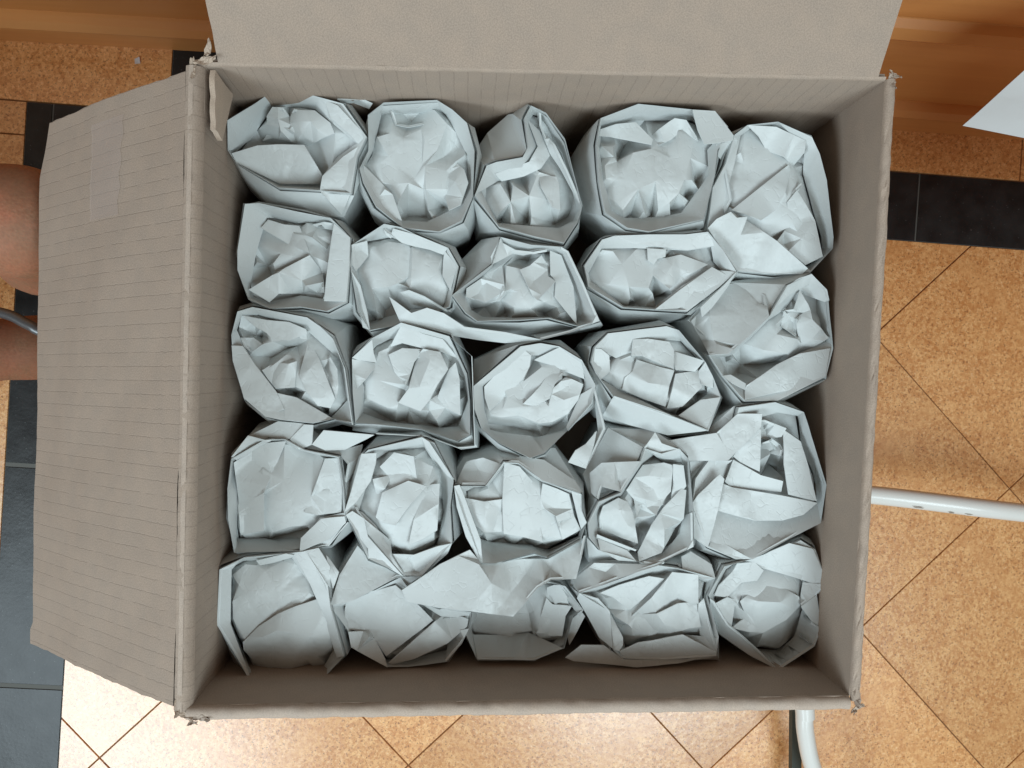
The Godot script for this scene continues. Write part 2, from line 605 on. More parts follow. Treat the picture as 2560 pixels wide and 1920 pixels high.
func build_bundles():
	bundle("white paper bundle with a deep pocket, in the corner by the torn upright ply", Vector3(-0.1831, 0, -0.1887),
		[-508, 100, -114, -404, -132, -42, -537, -50, -134, -305, 110, -238, -316, -132, -175, -298, -40, -272, -133, 120, -359, -236, -99, -295, -104, -30, -377, -27, 120, -344, 20, -80, -280, -48, -30, -372, 164, 110, -300, 109, -60, -265, 193, -40, -319, 351, 100, -254, 241, 30, -143, 376, -50, -279, 525, 100, -11, 444, 40, 25, 557, -50, -25, 449, 70, 132, 284, -60, 98, 484, -80, 139, 404, 60, 407, 176, 0, 266, 303, -99, 543, 173, 80, 393, 119, -183, 302, 113, -115, 527, -136, 90, 380, -186, -183, 292, -276, -141, 440, -446, 90, 201, -484, -99, 151, -452, -141, 265, -510, 90, 105, -518, -50, 85, -570, -99, 61],
		[-264, -25, -131, -222, -12, -237, -159, 0, -259, -99, -115, -204, -47, -25, -255, 25, -12, -242, 175, -6, -104, 195, 0, -122, 235, 0, -143, 277, 12, -60, 260, -25, 79, 136, -99, -31, 38, -132, -40, -64, -183, -33, -206, -183, -31, -339, -226, -51, -69, 6, -85, -137, 12, -102, -197, 6, -192, -73, -50, -213],
		[[[-489, 60, 120, -311, 20, 47, -154, 20, 35, 38, 0, 30, 167, -20, 246, 141, -99, 297, -160, -80, 311, -455, 60, 188], []], [[507, 60, 18, 456, 50, 97, 440, 40, 213, 399, 30, 400, 309, -60, 546, 173, 80, 395, 190, 70, 284, 345, 60, 131], [307, 70, 263, 249, 20, 429]], [[292, 40, -323, 467, 30, -330, 560, 20, -291, 529, -20, -264, 407, -40, -314, 320, -20, -300], []], [[-270, -125, -95, -240, 20, -177, -195, 30, -245, -110, 40, -239, -83, -50, -198, -32, 30, -231, 37, 40, -222, 125, 40, -221, 245, 50, -126, 277, 40, -51, 188, 10, -29, 130, -30, -11, 24, -150, -8, -82, -90, -20, -229, -115, -55, -318, -150, -39], [-147, 50, -149, 7, 40, -135, 102, 70, -127, -71, 0, -127, -137, 10, -73, 147, 50, -75, 20, 10, -56]], [[213, 90, -284, 314, 110, -235, 429, 100, -114, 524, 90, -16, 453, 60, 29, 405, 70, -25, 248, 70, -159], []]])
	bundle("white paper bundle with a collar-like V fold, between the deep-pocket and teardrop bundles", Vector3(-0.0931, 0, -0.1705),
		[-429, 80, 42, -411, 0, -8, -441, -70, 75, -359, 90, -94, -340, -20, -127, -377, -60, -64, -363, 100, -356, -275, -60, -441, -388, -50, -332, -245, 110, -448, -198, -40, -476, -275, -40, -430, 157, 120, -472, 129, -40, -488, 188, -30, -455, 275, 120, -401, 220, -30, -411, 310, -30, -394, 384, 120, -304, 291, -20, -288, 418, -30, -311, 439, 110, -102, 383, -20, -98, 474, -40, -104, 430, 100, 241, 393, -60, 83, 438, -50, 275, 346, 80, 426, 241, -60, 328, 371, -70, 450, 173, 80, 512, 68, -80, 408, 197, -70, 537, -99, 80, 486, -125, -80, 400, -89, -70, 519, -307, 70, 323, -171, -40, 288, -341, -80, 332, -401, 70, 147, -329, -20, 144, -436, -80, 149],
		[-117, -99, 325, 77, -99, 312, 201, -50, 230, -90, -252, 334, 56, -252, 337, 193, -234, 261, -128, -99, -447, 24, -99, -460, -60, -132, -389, -188, 0, -303, -107, 12, -221, 32, 12, -283, 36, -6, -209, 58, 25, -200, 36, -12, -10, 64, 25, -1, 69, 19, 177, 47, -12, 170, -30, -25, 98, -66, 12, 128, -147, 0, 276, -306, 12, -217, -206, 19, -247, -96, 25, -177, -286, 12, -18, -215, 19, -68, -169, -12, -7, -186, 12, 140, -255, 19, 132, 132, 12, -435, 232, 19, -325, 363, 12, -89, 152, 6, -127, 208, -99, -108, 223, 12, 33, 293, 12, -38, 223, 12, 173],
		[[[-200, 30, -412, -169, -10, -322, -68, 0, -300, 32, 10, -319, 99, 2, -343, 47, -60, -362, -76, -80, -346, -165, -60, -363], []], [[219, -14, 18, 254, -23, -17, 299, 0, -37, 364, 50, 31, 394, 60, 133, 335, 60, 303, 245, 50, 343, 204, -58, 158], [295, 80, 129]], [[-408, 20, -2, -319, 3, 84, -182, 50, 228, -111, 60, 428, -192, 40, 385, -324, 20, 293, -401, 20, 125], [-239, 70, 194, -284, 20, 233]]])
	bundle("teardrop-shaped white paper bundle pinched to a point against the box's back wall", Vector3(-0.0059, 0, -0.1632),
		[-4, 140, -510, 21, 0, -487, -5, 0, -567, 112, 120, -463, 105, 20, -477, 126, -30, -431, 257, 120, -268, 259, -80, -314, 255, -30, -233, 397, 100, 235, 395, -80, 196, 398, -50, 270, 363, 90, 353, 352, -99, 305, 399, -141, 338, 260, 80, 514, 234, -60, 376, 280, -99, 491, 28, 90, 468, -7, 20, 376, -35, -183, 449, -241, 90, 400, -248, -40, 345, -389, -269, 360, -426, 90, 160, -386, 20, 93, -437, -99, 70, -337, 100, -62, -249, -40, 21, -418, -226, -232, -264, 120, -85, -218, -60, 15, -319, -201, -382, -66, 130, -122, -65, -60, -28, -165, -166, -518, -25, 130, -201, 56, 20, -240, -110, -115, -543, -53, 140, -419, -12, 40, -423, -66, -80, -553],
		[76, -50, -352, 118, -50, -190, 176, -12, -80, 85, -12, -48, 127, -37, -136, -230, 12, 54, -154, -115, 72, -129, 12, 62, 51, 25, -8, 70, 37, -35, 204, 19, -2, 236, 12, 248, 14, 0, 299, -239, 0, 272, -9, 37, 147, -150, 31, 197, 133, 25, 172, -222, -226, 287, -2, -226, 295, 220, -226, 313, 325, -226, 249, 349, -166, 188, 311, -115, 107, -58, -183, -39],
		[[[58, 100, -503, 90, -60, -398, 185, 90, -231, 287, 80, -37, 397, 60, 201, 386, 30, 205, 234, 20, -72, 152, 20, -191, 68, 50, -391], []], [[-24, 70, -423, 56, 60, -228, -11, 40, -113, -271, 30, -21, -219, -20, 23, -48, 0, -13, 82, 20, -70, 153, 10, -174, 70, 20, -361], []], [[68, 10, -26, 201, 40, -1, 222, 40, 54, 235, 20, 250, 171, 50, 237, 78, 70, 83], []]])
	bundle("wide round white paper bundle with a corner of paper folded out over its rim", Vector3(0.0950, 0, -0.1706),
		[-508, 110, -157, -460, -20, -136, -581, -226, -214, -477, 120, -358, -442, -80, -348, -489, -141, -366, -189, 120, -472, -199, -80, -409, -184, -30, -507, 234, 120, -436, 286, -80, -423, 200, -30, -444, 409, 110, -433, 320, 0, -346, 435, -40, -457, 522, 80, -324, 428, 40, -204, 543, -70, -352, 435, 100, -136, 378, 20, -159, 468, -50, -124, 414, 90, 62, 395, 0, 29, 432, -60, 92, 333, 80, 392, 202, -80, 310, 363, -70, 411, 109, 80, 445, 75, -115, 335, 119, -70, 478, -94, 80, 493, -103, -115, 348, -92, -70, 528, -266, 80, 465, -242, -99, 353, -274, -70, 499, -434, 80, 352, -350, -80, 297, -532, -183, 277, -488, 100, 108, -437, 0, 82, -612, -226, -25],
		[-335, -37, -204, -224, -269, -258, -200, -115, -188, -275, -218, -153, -325, -31, -70, -452, 19, -175, -370, 19, -167, -432, 31, -21, -361, 25, -94, -327, 12, 53, -421, 25, 78, -355, 0, 91, -265, 12, 83, -336, 12, 256, -209, 31, -125, -269, 31, 17, -282, 0, 313, -115, -12, 318, -64, 19, -162, -36, 37, 95, 87, 0, 247, 4, -37, 301, -169, 43, 159, 156, 12, 178, 142, 19, -114, 67, -12, -122, -2, 25, 72, 82, 12, -95, 156, 37, -296, 273, 25, -236, 93, -37, -293, 243, 25, -94, 191, 31, 80, 260, 6, 73, -181, -201, 306, -11, -201, 303, 142, -218, 271, 265, -201, 158, 340, -166, 49],
		[[[224, 140, -429, 406, 120, -429, 601, 60, -231, 435, 100, -191, 327, 120, -174, 273, 130, -274], []], [[604, 50, -235, 615, -40, -159, 562, -99, -72, 461, 20, -119, 431, 80, -186], []], [[-473, 20, -255, -385, -15, -260, -69, 40, -188, -57, 40, -226, -188, 20, -366, -341, 20, -348, -461, 10, -309], []], [[-62, -93, -273, -6, 30, -311, 68, 60, -363, 109, 60, -389, 203, 50, -379, 283, 60, -246, 302, 30, -225, 171, 9, -302, 89, 20, -235, -3, 20, -193], []]])
	bundle("tall white paper bundle in the far back corner with a large smooth triangular flap", Vector3(0.1886, 0, -0.1497),
		[-360, 80, -473, -290, 0, -489, -347, 0, -516, -271, 110, -539, -218, 40, -539, -306, -40, -539, -31, 110, -569, -1, 0, -570, -66, -40, -569, 231, 110, -455, 197, 60, -395, 249, -40, -486, 299, 100, -329, 218, 0, -337, 334, -50, -325, 358, 100, -125, 235, -60, -220, 386, -50, -103, 399, 90, 153, 331, -60, 104, 427, -60, 174, 426, 80, 310, 409, -99, 259, 437, -70, 343, 432, 60, 396, 425, -99, 424, 441, -90, 362, 267, 50, 575, 293, -99, 512, 254, -100, 608, 8, 0, 590, 31, -60, 415, 4, -150, 625, -293, -50, 563, -212, -40, 230, -263, -226, 588, -543, 0, 241, -368, -40, 98, -537, -183, 236, -507, 0, -80, -392, 0, -63, -489, -183, 11, -416, 40, -259, -343, 20, -266, -393, -183, -359],
		[-274, 12, -401, -297, 25, -350, -96, 0, -389, -42, 12, -273, -250, -25, -270, -232, -19, -155, -329, 12, -80, 88, 0, -307, 148, -99, -345, 142, -12, -245, 2, 0, -201, -351, 25, 93, -138, -12, -126, -314, 0, 87, 61, 25, -54, 113, 12, -143, 85, 37, -14, 191, 12, -125, -99, 19, 173, -150, 0, 151, -114, 6, 57, 52, 25, 50, 118, 31, 192, 91, -115, 337, -19, -37, 256, 284, 25, 170, 186, 25, -65, 238, 19, 46, 328, 19, 424, 101, 6, 415, 193, 37, 324],
		[[[-552, 30, 242, -495, 60, 177, -392, 90, 126, -281, -4, 141, -29, 90, 345, 229, 70, 555, 199, 30, 592, -81, -20, 584, -290, -60, 557, -447, -30, 358], [-344, 90, 172, -304, 60, 297, -262, 100, 164]], [[-268, 100, -542, -37, 90, -536, 193, 90, -433, 188, 70, -345, 150, -42, -272, 38, 50, -320, -77, -10, -384, -167, 60, -473], []], [[-369, 50, 103, 86, 30, -261, 120, -16, -230, 51, 60, -36, 90, 21, -6, 190, 60, -104, 34, 15, 60, -139, 50, 180, -267, 60, 137], []], [[-413, 30, -224, -363, 30, 19, -410, 0, 117, -440, -60, -96], []], [[74, 40, 34, 142, 60, -56, 288, 60, 177, 362, 40, 455, 227, 30, 521, -2, 20, 342, 106, -12, 207], [179, 70, 321, 81, -40, 350]]])
	bundle("squarish white paper bundle with a straight rolled hem, below the deep-pocket bundle", Vector3(-0.1861, 0, -0.0959),
		[-408, 90, -71, -299, -20, -80, -443, -60, -68, -344, 120, -415, -220, -20, -340, -374, -30, -433, -243, 110, -426, -176, -80, -353, -266, -40, -451, 33, 90, -370, -16, -80, -314, 56, -60, -396, 288, 100, -322, 236, -20, -316, 323, -50, -327, 434, 100, -182, 294, 0, -283, 463, -50, -161, 430, 100, 20, 283, 20, -40, 462, -50, 33, 404, 90, 309, 220, 0, 257, 432, -166, 342, 254, 70, 378, 198, -60, 272, 248, -226, 426, 60, 80, 346, 20, -99, 244, 27, -201, 373, -174, 80, 362, -216, -80, 298, -154, -70, 391, -328, 90, 296, -364, -40, 248, -307, -60, 323, -408, 90, 76, -349, -40, 178, -425, -60, 46],
		[23, -37, -256, -53, -25, -143, -287, -12, 1, -165, 0, 12, -105, 6, -68, 14, 6, -39, 133, 12, -50, -254, -183, 7, 91, 0, -300, -8, 0, -219, 95, 19, -197, 183, 12, -199, 240, -50, -251, 168, -12, -264, 230, -50, -100, 201, -99, 85, 91, 0, -141, -148, -166, 244, -43, -150, 229, 123, -132, 235],
		[[[-340, 40, 217, -116, 40, 76, 126, 70, -46, 191, -86, 65, 226, 30, 191, 220, 0, 227, 81, -143, 219, -126, 0, 240, -190, 20, 307], [-111, 60, 89, 59, 30, 143, 92, 50, 184]], [[-250, 30, -255, -205, 0, -324, -86, 0, -288, 27, -20, -283, 120, 40, -65, -42, -28, -136], []], [[309, 80, -287, 436, 110, -175, 425, 100, 30, 404, 90, 302, 232, 60, 298, 253, 70, 106, 283, 70, -131], []], [[-5, -28, -237, 112, -22, -291, 232, 60, -300, 298, 50, -293, 280, -20, -256, 166, -20, -275, 253, -41, -169, 240, 0, -102, 141, 50, -182], []]])
	bundle("white paper bundle with two smooth panels, tucked under a long paper horn", Vector3(-0.1020, 0, -0.0876),
		[-407, 80, -46, -374, -40, -33, -440, -70, -59, -393, 90, -207, -294, 0, -248, -426, -60, -194, -152, 100, -366, -269, -40, -261, -126, -50, -389, -25, 100, -343, -121, -60, -291, 6, -50, -359, 93, 90, -287, 66, 0, -222, 106, -60, -319, 330, 90, -196, 296, -20, -178, 361, -60, -211, 410, 90, -53, 297, 0, -34, 444, -60, -58, 370, 80, 135, 337, 0, 106, 397, -70, 158, 340, 60, 253, 296, -40, 244, 374, -90, 259, 47, 0, 370, 31, -183, 254, 52, -150, 405, -262, 80, 439, -298, -183, 360, -247, -70, 471, -350, 80, 299, -304, -80, 296, -385, -70, 302],
		[-353, 0, -18, -284, 0, -208, -212, 12, -207, -123, 6, -249, -4, 6, -231, 35, -12, -204, 58, 25, -198, 25, -12, 17, 48, 25, 22, 38, 19, 111, -149, 37, -74, -251, 19, 114, -131, 25, 103, -52, 12, 71, -228, -37, 269, -118, -132, 188, -17, -37, 65, 147, 12, -161, 287, 12, -133, 238, 31, -29, 277, 12, -32, 149, 31, 22, 318, 12, 98, 48, 12, 120, 194, -50, 193, 286, -37, 234, -285, -234, 305, -183, -252, 261, -98, -234, 199],
		[[[-40, 40, 144, 34, 80, 130, 152, 80, 176, 300, 60, 263, 349, 20, 289, 187, 0, 259, 45, -20, 228], []], [[-398, 90, -207, -282, 80, -240, -286, -8, -141, -372, 40, -17, -396, 70, -57], [-329, 30, -173]], [[-155, 80, -325, -110, 40, -283, -83, 100, -332, 93, 90, -287, 330, 90, -191, 294, 50, -147, 188, 40, -187, 69, 40, -211, -20, 40, -235], []], [[304, 70, -174, 399, 80, -54, 350, 70, 134, 289, 40, 11, 293, 30, -90], []], [[-404, 80, -16, -331, 80, 101, -281, 80, 299, -260, 80, 437, -317, 40, 415, -379, 20, 175], []]])
	bundle("white paper bundle of nested pointed layers with a long paper strip beneath", Vector3(-0.0066, 0, -0.0762),
		[-588, 100, 53, -496, -20, 15, -590, -141, -38, -286, 110, -181, -284, 0, -176, -521, -226, -237, -223, 130, -386, -205, 20, -360, -354, -226, -406, 11, 110, -333, -29, -40, -276, -73, -183, -469, 241, 110, -320, 153, -20, -305, 237, -141, -388, 311, 110, -257, 314, 0, -253, 287, -40, -282, 434, 100, 0, 420, -99, -22, 452, -50, 30, 538, 100, 241, 505, -99, 225, 569, -50, 256, 378, 90, 284, 339, -99, 247, 417, -141, 285, 155, 90, 223, 179, -60, 204, 52, -141, 339, -85, 90, 240, -116, -99, 204, -52, -141, 330, -399, 90, 250, -353, -99, 205, -435, -141, 280, -488, 90, 186, -445, -80, 151, -590, -141, 168],
		[-324, 0, -115, -203, 6, -196, -183, 25, 12, -334, 12, 98, -465, 12, 58, -211, -37, 72, -192, -37, -193, -173, 12, -186, -109, -37, 183, -161, -19, 12, -42, 12, -157, 19, 12, -188, 99, 19, -268, 140, 12, -209, 39, 25, 45, 69, 37, 82, 199, 37, -65, 164, -25, -113, -83, 37, 18, -143, 25, -3, -75, -132, -259, 10, -166, -254, -120, -50, -266, 244, 12, 184, 121, 19, 95, 192, 19, 64, 227, -25, 130, 20, 12, 145, -112, 12, 136, -342, -218, 118, -426, -269, 125, -173, -234, 157, 143, -234, 165],
		[[[240, 120, -319, 295, 120, -285, 411, 120, -47, 538, 100, 241, 316, 90, 330, 87, 80, 388, 29, -99, 342, 403, -115, 276, 382, -115, 80, 332, -60, -99, 253, 0, -283], []], [[-1068, 80, 69, -1006, 100, 115, -897, 120, 195, -779, 130, 155, -651, 120, 194, -493, 100, 295, -184, 90, 333, 97, 80, 388, -182, 20, 412, -383, 0, 390, -685, 20, 342, -944, 40, 304, -981, 60, 271], [-583, 60, 304]], [[161, 60, -298, 250, 30, -268, 348, 20, -28, 374, 30, 265, 200, 40, 56, 208, 50, -64, 169, 40, -115], []], [[-70, 70, -149, 6, 50, -182, 96, 60, -262, 146, -4, -202, 148, 40, -105, 204, 90, -59, 64, 90, 87, 26, 60, 44], [39, 20, -66]], [[-480, 50, -3, -335, -15, -111, -205, -19, -190, -185, 70, 17, -223, 10, 86, -334, -85, 100, -484, 40, 61], []], [[-223, 120, -383, -206, 80, -350, -106, 80, -297, 33, 90, -282, 133, 90, -303, -44, 40, -264, -124, 40, -278, -286, 90, -184, -296, 100, -242], []]])
	bundle("low oval white paper bundle with a pointed tip reaching towards the right wall", Vector3(0.0947, 0, -0.0943),
		[-589, 90, 0, -539, -40, 43, -588, -99, 25, -454, 90, -201, -444, 0, -146, -470, -99, -192, -358, 90, -232, -192, 20, -150, -390, -60, -247, -96, 90, -245, -79, 20, -147, -101, -60, -280, 199, 90, -249, 235, 0, -138, 188, -60, -282, 375, 80, -273, 462, 0, -176, 351, -70, -299, 499, 80, -123, 461, -60, -62, 517, -70, -153, 599, 80, 30, 536, 0, 48, 667, -141, 18, 476, 60, 147, 395, 20, 11, 554, -183, 161, 227, 40, 340, 174, 40, 148, 354, -226, 328, -39, 80, 330, -17, -60, 303, 43, -226, 399, -283, 80, 317, -252, -80, 287, -234, -226, 374, -556, 80, 159, -524, 0, 109, -437, -226, 270],
		[-436, 12, -134, -356, 25, -122, -287, 37, -20, -181, 19, -136, -85, 0, -140, -84, 0, -48, -150, 19, 6, -88, 19, 46, -385, 25, 131, -235, 37, 151, -219, 12, 239, -78, 25, 158, -42, 0, 196, -15, 12, -67, 56, 12, -129, 82, -50, -98, 238, -50, -131, 131, 0, -111, 180, 12, -90, 395, -50, -50, 210, 19, 2, -33, 0, 33, 89, 12, 166, 215, 0, 92, 44, 25, -5, 325, 12, -10, -137, -183, 251, 19, -218, 204, 79, -201, 184, -201, -234, 257],
		[[[-39, 80, 330, 169, 60, 170, 417, 50, -5, 527, 60, 56, 479, 50, 146, 363, 30, 246, 144, 40, 320], [370, 70, 129, 355, 50, 15]], [[596, 90, 34, 501, 80, 139, 318, 80, 312, 340, 40, 385, 425, 30, 307, 543, 50, 145], []], [[-89, -8, -45, -22, -4, -78, 62, 30, -76, 172, 40, -101, 398, 10, -31, 307, 40, 15, 187, -5, 85, 79, 50, 165, 20, 40, 119, -60, -4, 37], [94, 70, -9, 163, 40, 6]], [[-94, 40, -148, 49, 60, -136, 47, 50, -83, -12, 40, -68, -40, 30, -24, -86, 30, -54], []], [[-358, 90, -227, -208, 50, -181, 223, 40, -137, 449, 40, -175, 375, 80, -263, 204, 70, -242, 13, 60, -232, -193, 70, -238], []]])
	bundle("large white paper bundle with a long smooth slope, under the oval one's pointed tip", Vector3(0.1877, 0, -0.0376),
		[-537, 80, 114, -412, -60, 128, -514, -141, 87, -397, 100, 103, -324, -60, 118, -631, -115, -162, -240, 110, -36, -193, -20, -16, -510, -99, -297, -84, 120, -187, -47, 0, -168, -324, -132, -466, 52, 120, -426, 86, -20, -246, -6, -115, -501, 254, 100, -521, 186, 40, -412, 232, -50, -548, 389, 90, -390, 426, -40, -318, 374, -60, -421, 410, 80, -212, 474, -99, -110, 391, -70, -242, 439, 80, 56, 440, 0, -9, 439, -70, 91, 386, 80, 278, 234, -40, 86, 408, -70, 305, 8, 70, 467, -169, 0, 308, 34, -80, 491, -254, 80, 472, -217, 0, 337, -263, -70, 506, -427, 80, 281, -336, -80, 266, -404, -50, 281],
		[-33, -12, -140, 1, 25, -128, 102, 19, 98, 176, 25, -16, 7, 37, -52, -93, 25, 71, -329, 12, 138, -74, 0, 118, 207, -25, 39, -339, -132, 164, -197, -201, 182, -41, -218, 181, 109, -218, 151, -205, -234, 251, 83, 12, -234, 126, -115, -129, 177, -25, -56, 90, 19, -215, 145, 25, -243, 183, 25, -386, 214, -50, -394, 244, -25, -248, 303, 19, -178, 187, 19, -159, 227, -50, -48, 221, -12, 11, 291, 6, -17, 327, 12, 30, 402, 19, -17, 349, 25, -131, 404, -99, -226, 450, -132, -161],
		[[[-638, -90, -160, -552, -80, -7, -540, 90, 113, -403, 120, 105, -247, 130, -33, -92, 140, -184, -93, 40, -353, -19, -80, -491, -335, -99, -457, -521, -60, -283], [-526, 20, -191, -283, 40, -201, -486, 20, -3, -349, 70, 55, -176, 60, -266, -120, 10, -309, -479, 60, 27]], [[67, 40, -241, 126, 70, -249, 173, 70, -395, 245, 60, -288, 338, -10, -156, 411, 60, -25, 320, 0, 41, 226, -24, 30, 191, 0, -65, 159, 40, -176, 225, 20, -225], [280, 70, -165, 165, 70, -164, 344, 80, -99, 285, 40, -16]], [[58, 50, -236, 163, -30, -167, 187, -31, -54, 164, 30, -39, 69, -40, -121], []], [[-235, 50, 351, 4, 50, 185, 186, 50, 99, 413, 80, 56, 381, 80, 268, 145, 60, 373, -254, 80, 458, -241, 40, 384], [40, 80, 260, 197, 50, 297]], [[-436, 80, 276, -363, 60, 266, -243, 60, 336, -251, 70, 383, -347, 70, 337], []], [[176, 50, -407, 239, -35, -383, 380, 60, -308, 404, 90, -315, 380, 100, -398, 250, 110, -517, 146, 110, -484, 51, 110, -422, -35, 90, -246, 83, 80, -360], [254, 80, -456]]])
	bundle("round white paper bundle with finely crumpled middle, halfway along the sloping flap", Vector3(-0.1900, 0, -0.0117),
		[-415, 90, -277, -402, 0, -322, -425, -60, -244, -364, 110, -452, -351, 40, -428, -380, -40, -483, -253, 110, -487, -230, 20, -436, -267, -40, -519, 154, 110, -412, 116, -20, -331, 169, -40, -444, 349, 110, -276, 259, 0, -206, 396, -183, -358, 445, 100, -26, 375, -20, -97, 433, -183, -89, 496, 80, 390, 435, -20, 215, 480, -50, 409, 339, 80, 356, 306, -40, 353, 311, -99, 392, 187, 80, 389, 130, 0, 255, 201, -70, 421, -48, 80, 361, -92, 20, 160, -40, -70, 395, -164, 80, 337, -136, 40, 95, -169, -70, 371, -322, 90, 199, -253, 40, -53, -331, -60, 232, -404, 90, -101, -337, 20, -192, -424, -60, -72],
		[-351, 6, -262, -275, 0, -263, -288, -115, -288, -262, -166, -281, -170, -12, -264, -168, 31, -341, -181, 19, -382, -22, 25, -243, 75, 19, -264, 126, 25, -314, -133, 12, -233, -271, 12, -163, -199, 25, -212, -226, -37, -44, -172, -132, -116, -92, -99, -157, -45, -150, -189, 30, -132, -209, -25, 12, -134, -191, 19, -4, -80, 31, -84, 37, 25, 5, 34, 12, 105, -86, 6, 106, 65, -25, -105, 99, 37, 15, 130, 0, -245, 155, 25, -194, 89, 37, 65, 127, 31, 145, 268, 43, 104, 213, 19, 235, 333, 25, 214, 301, 12, 255, 233, 19, -85, 256, -12, -36, 311, 12, -106, 335, -19, -46, 294, 25, 14, 334, 31, 174, 356, -12, 195, 362, 19, 114, 378, 0, 14, 0, -218, 171, 247, -218, 316, -253, -99, -125],
		[[[-345, 60, -427, -160, 60, -394, 4, 50, -381, 133, 60, -327, 139, 40, -293, -1, 30, -243, -131, 20, -253, -173, 30, -302, -246, 30, -341], []], [[82, 50, 25, 139, -4, -243, 175, 6, -193, 241, 60, -85, 314, 80, 94, 356, 70, 203, 316, 40, 273, 220, 50, 253, 145, 70, 154], [169, 90, -25, 222, 60, 104, 277, 90, 192]], [[257, -12, -25, 294, -5, -134, 320, 60, -115, 371, 70, -25, 379, 60, 113, 361, 40, 204, 332, 70, 113], []], [[-200, 40, -13, -72, -16, -103, 62, 50, -84, 43, 30, 115, -99, 30, 125, -156, 40, 56], [11, 80, -63]], [[-364, 30, -261, -253, -102, -261, -308, 20, -182, -286, 30, -152, -339, 30, -191], []], [[-334, 80, -195, -242, 80, -52, -82, 60, 159, -26, 70, 283, -148, 70, 312, -322, 90, 194, -401, 100, -81, -410, 100, -198], [-282, 110, -23, -162, 90, 174]], [[-77, 60, 159, 58, 30, 195, 198, 40, 274, 330, 60, 350, 189, 90, 385, -18, 80, 361, -28, 60, 283], []]], [[214, 120, -382, 351, 120, -251, 438, 120, -25, 493, 90, 400]])
	bundle("white paper bundle with a long pleat down its middle and square double rim", Vector3(-0.0961, 0, 0.0013),
		[-454, 70, -235, -436, 0, -156, -463, -80, -269, -306, 110, -383, -282, -40, -339, -426, -99, -320, -81, 110, -508, -178, -60, -391, -59, -40, -534, 283, 100, -407, 229, 0, -300, 299, -50, -438, 418, 110, -120, 390, -60, -79, 437, -40, -148, 438, 100, 79, 421, -80, 85, 471, -50, 68, 444, 90, 344, 349, -132, 294, 478, -50, 442, 345, 90, 391, 224, -150, 306, 351, -50, 457, 57, 90, 299, 40, -132, 284, 83, -60, 323, -269, 90, 265, -226, -132, 253, -303, -99, 343, -426, 90, 252, -395, -99, 190, -463, -80, 301, -448, 80, 23, -371, 0, -16, -479, -70, 38],
		[-260, 12, -287, -279, 19, -197, -338, 25, -157, -347, 25, -77, -350, 6, 64, -183, -12, -268, -170, 12, -348, -189, 19, -318, -141, 6, -127, -69, 25, -37, -28, 31, -28, -63, -25, 4, 31, 31, -248, 7, -19, -219, 81, 25, -299, 52, 43, -298, 212, 43, -279, 272, 43, -179, -28, 37, -8, -108, 25, 103, 132, 37, 82, 61, 19, 163, -119, 12, 154, -191, 0, 145, -321, 0, 84, -256, 37, -67, 108, -25, 115, 188, -37, 3, 271, 25, -139, 191, 12, 42, 351, 19, -79, 362, 25, 82, 352, 12, 183, 251, 6, 143, 182, 19, 234, 129, -12, 165, 340, -37, -119, -348, -201, 164, -228, -234, 228, -81, -218, 248, -39, -99, 169, 74, -234, 259, 157, -252, 292, 282, -269, 293, 335, -269, 261, 378, -166, 5],
		[[[-176, -1, -327, -73, 90, -504, 84, 80, -426, 233, 80, -387, 351, 40, -240, 231, 40, -289, 82, 40, -318, -78, 40, -357], []], [[-451, 90, -240, -297, 110, -378, -291, 80, -275, -267, 70, -206, -410, 70, -225], []], [[-453, 80, -230, -266, 7, -198, -349, 80, -77, -433, 50, 3, -456, 30, -16], []], [[32, 12, -253, 84, 80, -312, 213, 80, -288, 274, 90, -159, 194, 80, -39, 134, 60, 81, 62, 30, 168, -106, 50, 102, -24, 80, -8], [136, 110, -217, 57, 100, -19, 94, 60, 41]], [[-183, 30, -267, -77, 50, -317, 81, 30, -309, 13, 50, -208, -45, 70, -28, -77, 3, -58, -139, 20, -137], []], [[282, 50, -159, 332, 70, -209, 362, 60, -79, 368, 40, 197, 262, 20, 143, 191, 20, 62], [293, 70, -19]]], [[284, 130, -405, 460, 130, -253, 484, 90, 434, 354, 80, 447, 116, 80, 360, -271, 70, 341]])
